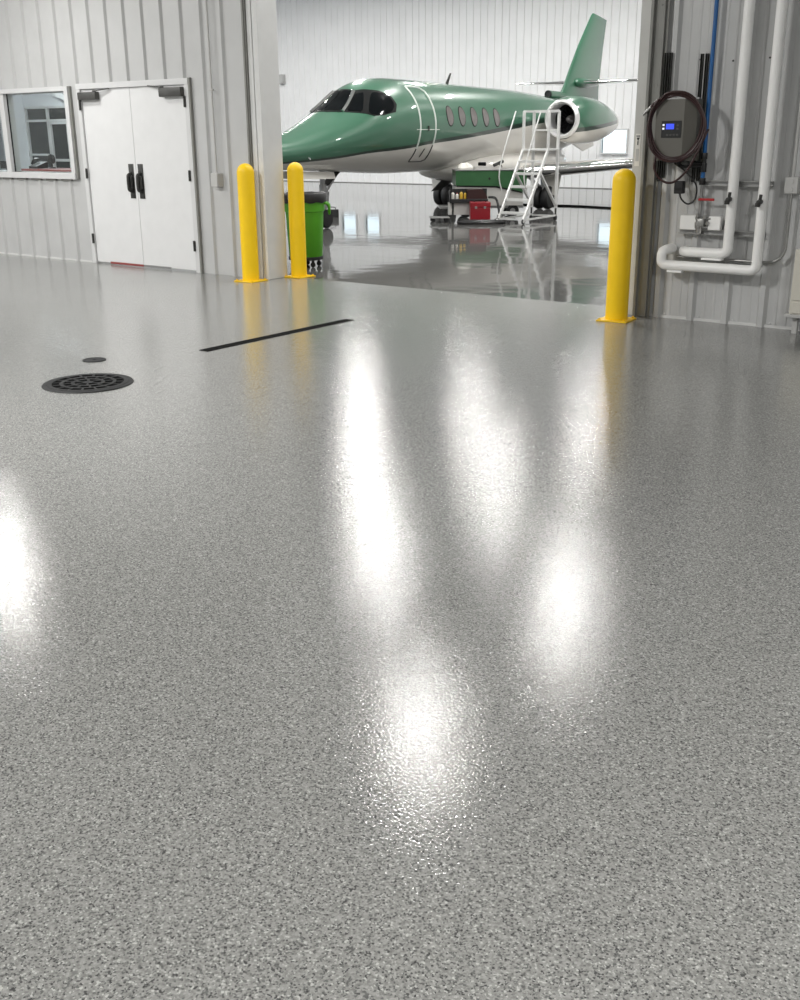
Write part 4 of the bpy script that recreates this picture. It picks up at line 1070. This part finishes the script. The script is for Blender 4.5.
g = MB(); g.box(-.24, .24, -.15, -.14, 0, .05); g.box(-.24, .24, .14, .15, 0, .05); g.box(-.25, -.24, -.15, .15, 0, .05); g.box(.24, .25, -.15, .15, 0, .05); g.build('tray_rim', M['cart_white'], t)
t = thing('sealant_gun', 'dark hand tool leaning on the grey tray of the green cart', 'tool', on_cart(.16, .1, .905), CA + .6)
MB().cyl((-.1, 0, .05), (.12, 0, .12), .03, seg=14).build('barrel', M['dark_steel'], t, smooth=True, angle=30)
MB().bar((.05, 0, .07), (.09, 0, .012), .03).build('grip', M['black'], t)

# tool caddy with bottles in front of the cart, red toolbox below
K = (-11.12, 8.22)
def near(x, y, z):
    p = Matrix.Rotation(CA, 4, 'Z') @ Vector((x, y, z)); return (p.x + K[0], p.y + K[1], p.z)
t = thing('tool_stand', 'low black tool stand with a dark red cover, left of the red toolbox', 'tool stand', near(0, 0, 0), CA)
MB().box(-.42, .28, -.16, .16, .33, .40, .008).build('shelf', M['black'], t)
MB().box(-.42, -.40, -.16, .16, .33, .55, .004).build('side_panel', M['black'], t)
MB().box(-.42, .28, .14, .16, .33, .57, .004).build('back_panel', M['black'], t)
MB().prism([(-.10, .40), (.27, .40), (.27, .44), (.18, .57), (-.10, .56)], 'Y', -.12, .13).build('cover', M['dark_red'], t, label='dark red sloping cover')
MB().box(-.44, -.02, -.10, .14, .12, .33, .005).build('body', M['cart_white'], t)
for x in (-.36, .22):
    for y in (-.08, .12): MB().box(x - .02, x + .02, y - .02, y + .02, 0, .33).build('leg', M['dark_steel'], t)
for i, (x, mn, h, r, lb) in enumerate(((-.36, 'cloth', .13, .032, 'small white bottle at the left end of the black tool stand'), (-.28, 'cloth', .10, .028, 'shorter white bottle, second from the left on the black tool stand'),
        (-.205, 'amber', .14, .030, 'yellow bottle, left one of two on the black tool stand'), (-.135, 'amber', .12, .026, 'yellow bottle, right one of two, next to the dark red cover'))):
    t = thing('bottle', lb, 'bottle', near(x, -.06, .401), 0, 'bottles on the tool stand')
    MB().lathe([(r * .9, 0), (r, .01), (r, h * .72), (r * .45, h * .85), (r * .42, h * .9)], seg=16).build('bottle_body', M[mn], t, smooth=True, angle=40)
    MB().cyl((0, 0, h * .9), (0, 0, h * 1.05), r * .45, seg=12).build('cap', M['red' if i == 1 else 'black'], t)
t = thing('toolbox', 'dark red metal toolbox on the hangar floor in front of the cart', 'toolbox', near(.12, -.32, 0), CA)
MB().box(-.18, .18, -.14, .14, .03, .27, .006).build('body', M['toolbox_red'], t)
MB().box(-.185, .185, -.145, .145, .27, .36, .012).build('lid', M['toolbox_red'], t)
MB().tube([(-.1, 0, .355), (-.09, 0, .395), (.09, 0, .395), (.1, 0, .355)], .010, 8, smooth_n=3).build('handle', M['black'], t, smooth=True)
g = MB(); g.box(-.10, -.06, -.152, -.14, .25, .29, .002); g.box(.06, .10, -.152, -.14, .25, .29, .002); g.build('latch', M['alu_dark'], t)
for x in (-.14, .14):
    for y in (-.1, .1): MB().cyl((x, y, 0), (x, y, .035), .02, seg=10).build('foot', M['black'], t)
# hoses lying on the floor in front
P = []
for k in range(60):
    a = 2 * math.pi * k / 20
    P.append(near(.12 + (.42 - .05 * (k // 20)) * math.cos(a), -.67 + (.16 - .02 * (k // 20)) * math.sin(a), .022 + .012 * (k / 20)))
tag(MB().tube(P, .020, 8, smooth_n=2).build('hose_coil', M['black_gloss'], smooth=True), 'flat coil of black hose on the hangar floor before the red toolbox', 'hose')
P = [near(.30, .02, .42), near(.42, -.04, .41), near(.47, -.10, .28), near(.48, -.20, .10), near(.40, -.27, .03)]
tag(MB().tube(P, .022, 8, smooth_n=6).build('hose', M['black_gloss'], smooth=True), 'black hose arching down to the floor, right of the red toolbox', 'hose')
t = thing('hose_reel', 'small metal hose fitting stack on the floor between toolbox and ladder', 'fitting', near(.50, -.40, 0), CA)
MB().cyl((0, 0, 0), (0, 0, .04), .09, seg=20, bev=.006).build('base', M['dark_steel'], t, smooth=True, angle=30)
MB().cyl((0, 0, .04), (0, 0, .20), .03, seg=14).cyl((-.07, 0, .13), (.07, 0, .13), .02, seg=12).build('valve', M['alu_dark'], t, smooth=True, angle=30)
t = thing('creeper_board', 'low flat grey board with handle left of the tool stand', 'creeper', near(-.58, -.14, 0), CA + .1)
MB().box(-.20, .15, -.14, .14, .07, .095, .008).build('board', M['alu_dark'], t)
for x in (-.15, .10):
    for y in (-.1, .1): MB().cyl((x, y - .012, .035), (x, y + .012, .035), .035, seg=16).build('caster', M['black'], t, smooth=True, angle=30)
# cable on the floor behind, along the wing
P = [(-14.1 + k * .32, 12.9 + .10 * math.sin(k * .9) - k * .02, .012) for k in range(16)]
tag(MB().tube(P, .020, 6, smooth_n=2).build('floor_cable', M['black'], smooth=True), 'black cable lying across the hangar floor under the wing', 'cable')
# wheel chock at the nose gear
q = Matrix.Rotation(D2R(3), 4, 'Z') @ Vector((0.0, -6.0, 0)); q = (q.x - 12.85, q.y + 11.7)
t = thing('wheel_chock', 'black rubber chock right of the green bin, by the nose wheel', 'chock', (-13.98, 7.62, 0), CA)
MB().prism([(-.12, 0), (.12, 0), (.05, .15), (-.05, .15)], 'X', -.12, .12).build('block', M['black'], t)
MB().tube([(-.06, 0, .15), (-.05, 0, .19), (.05, 0, .19), (.06, 0, .15)], .008, 6, smooth_n=3).build('rope_handle', M['dark_steel'], t)
# boxes on the far wall
def jbox(x, z, w, h, label):
    t = thing('junction_box', label, 'electrical box', (x, 20.05, z))
    MB().box(-w / 2, w / 2, -.10, .045, -h / 2, h / 2, .01).build('box', M['elec_box'], t)
    MB().box(-w / 2 + .02, w / 2 - .02, -.115, -.10, -h / 2 + .02, h / 2 - .02, .004).build('cover', M['elec_box'], t)
jbox(-26.62, 3.33, .24, .30, 'small grey box on the far hangar wall just above the jet nose')
jbox(-26.95, 5.45, .18, .30, 'small box high on the far hangar wall beside the left jamb')
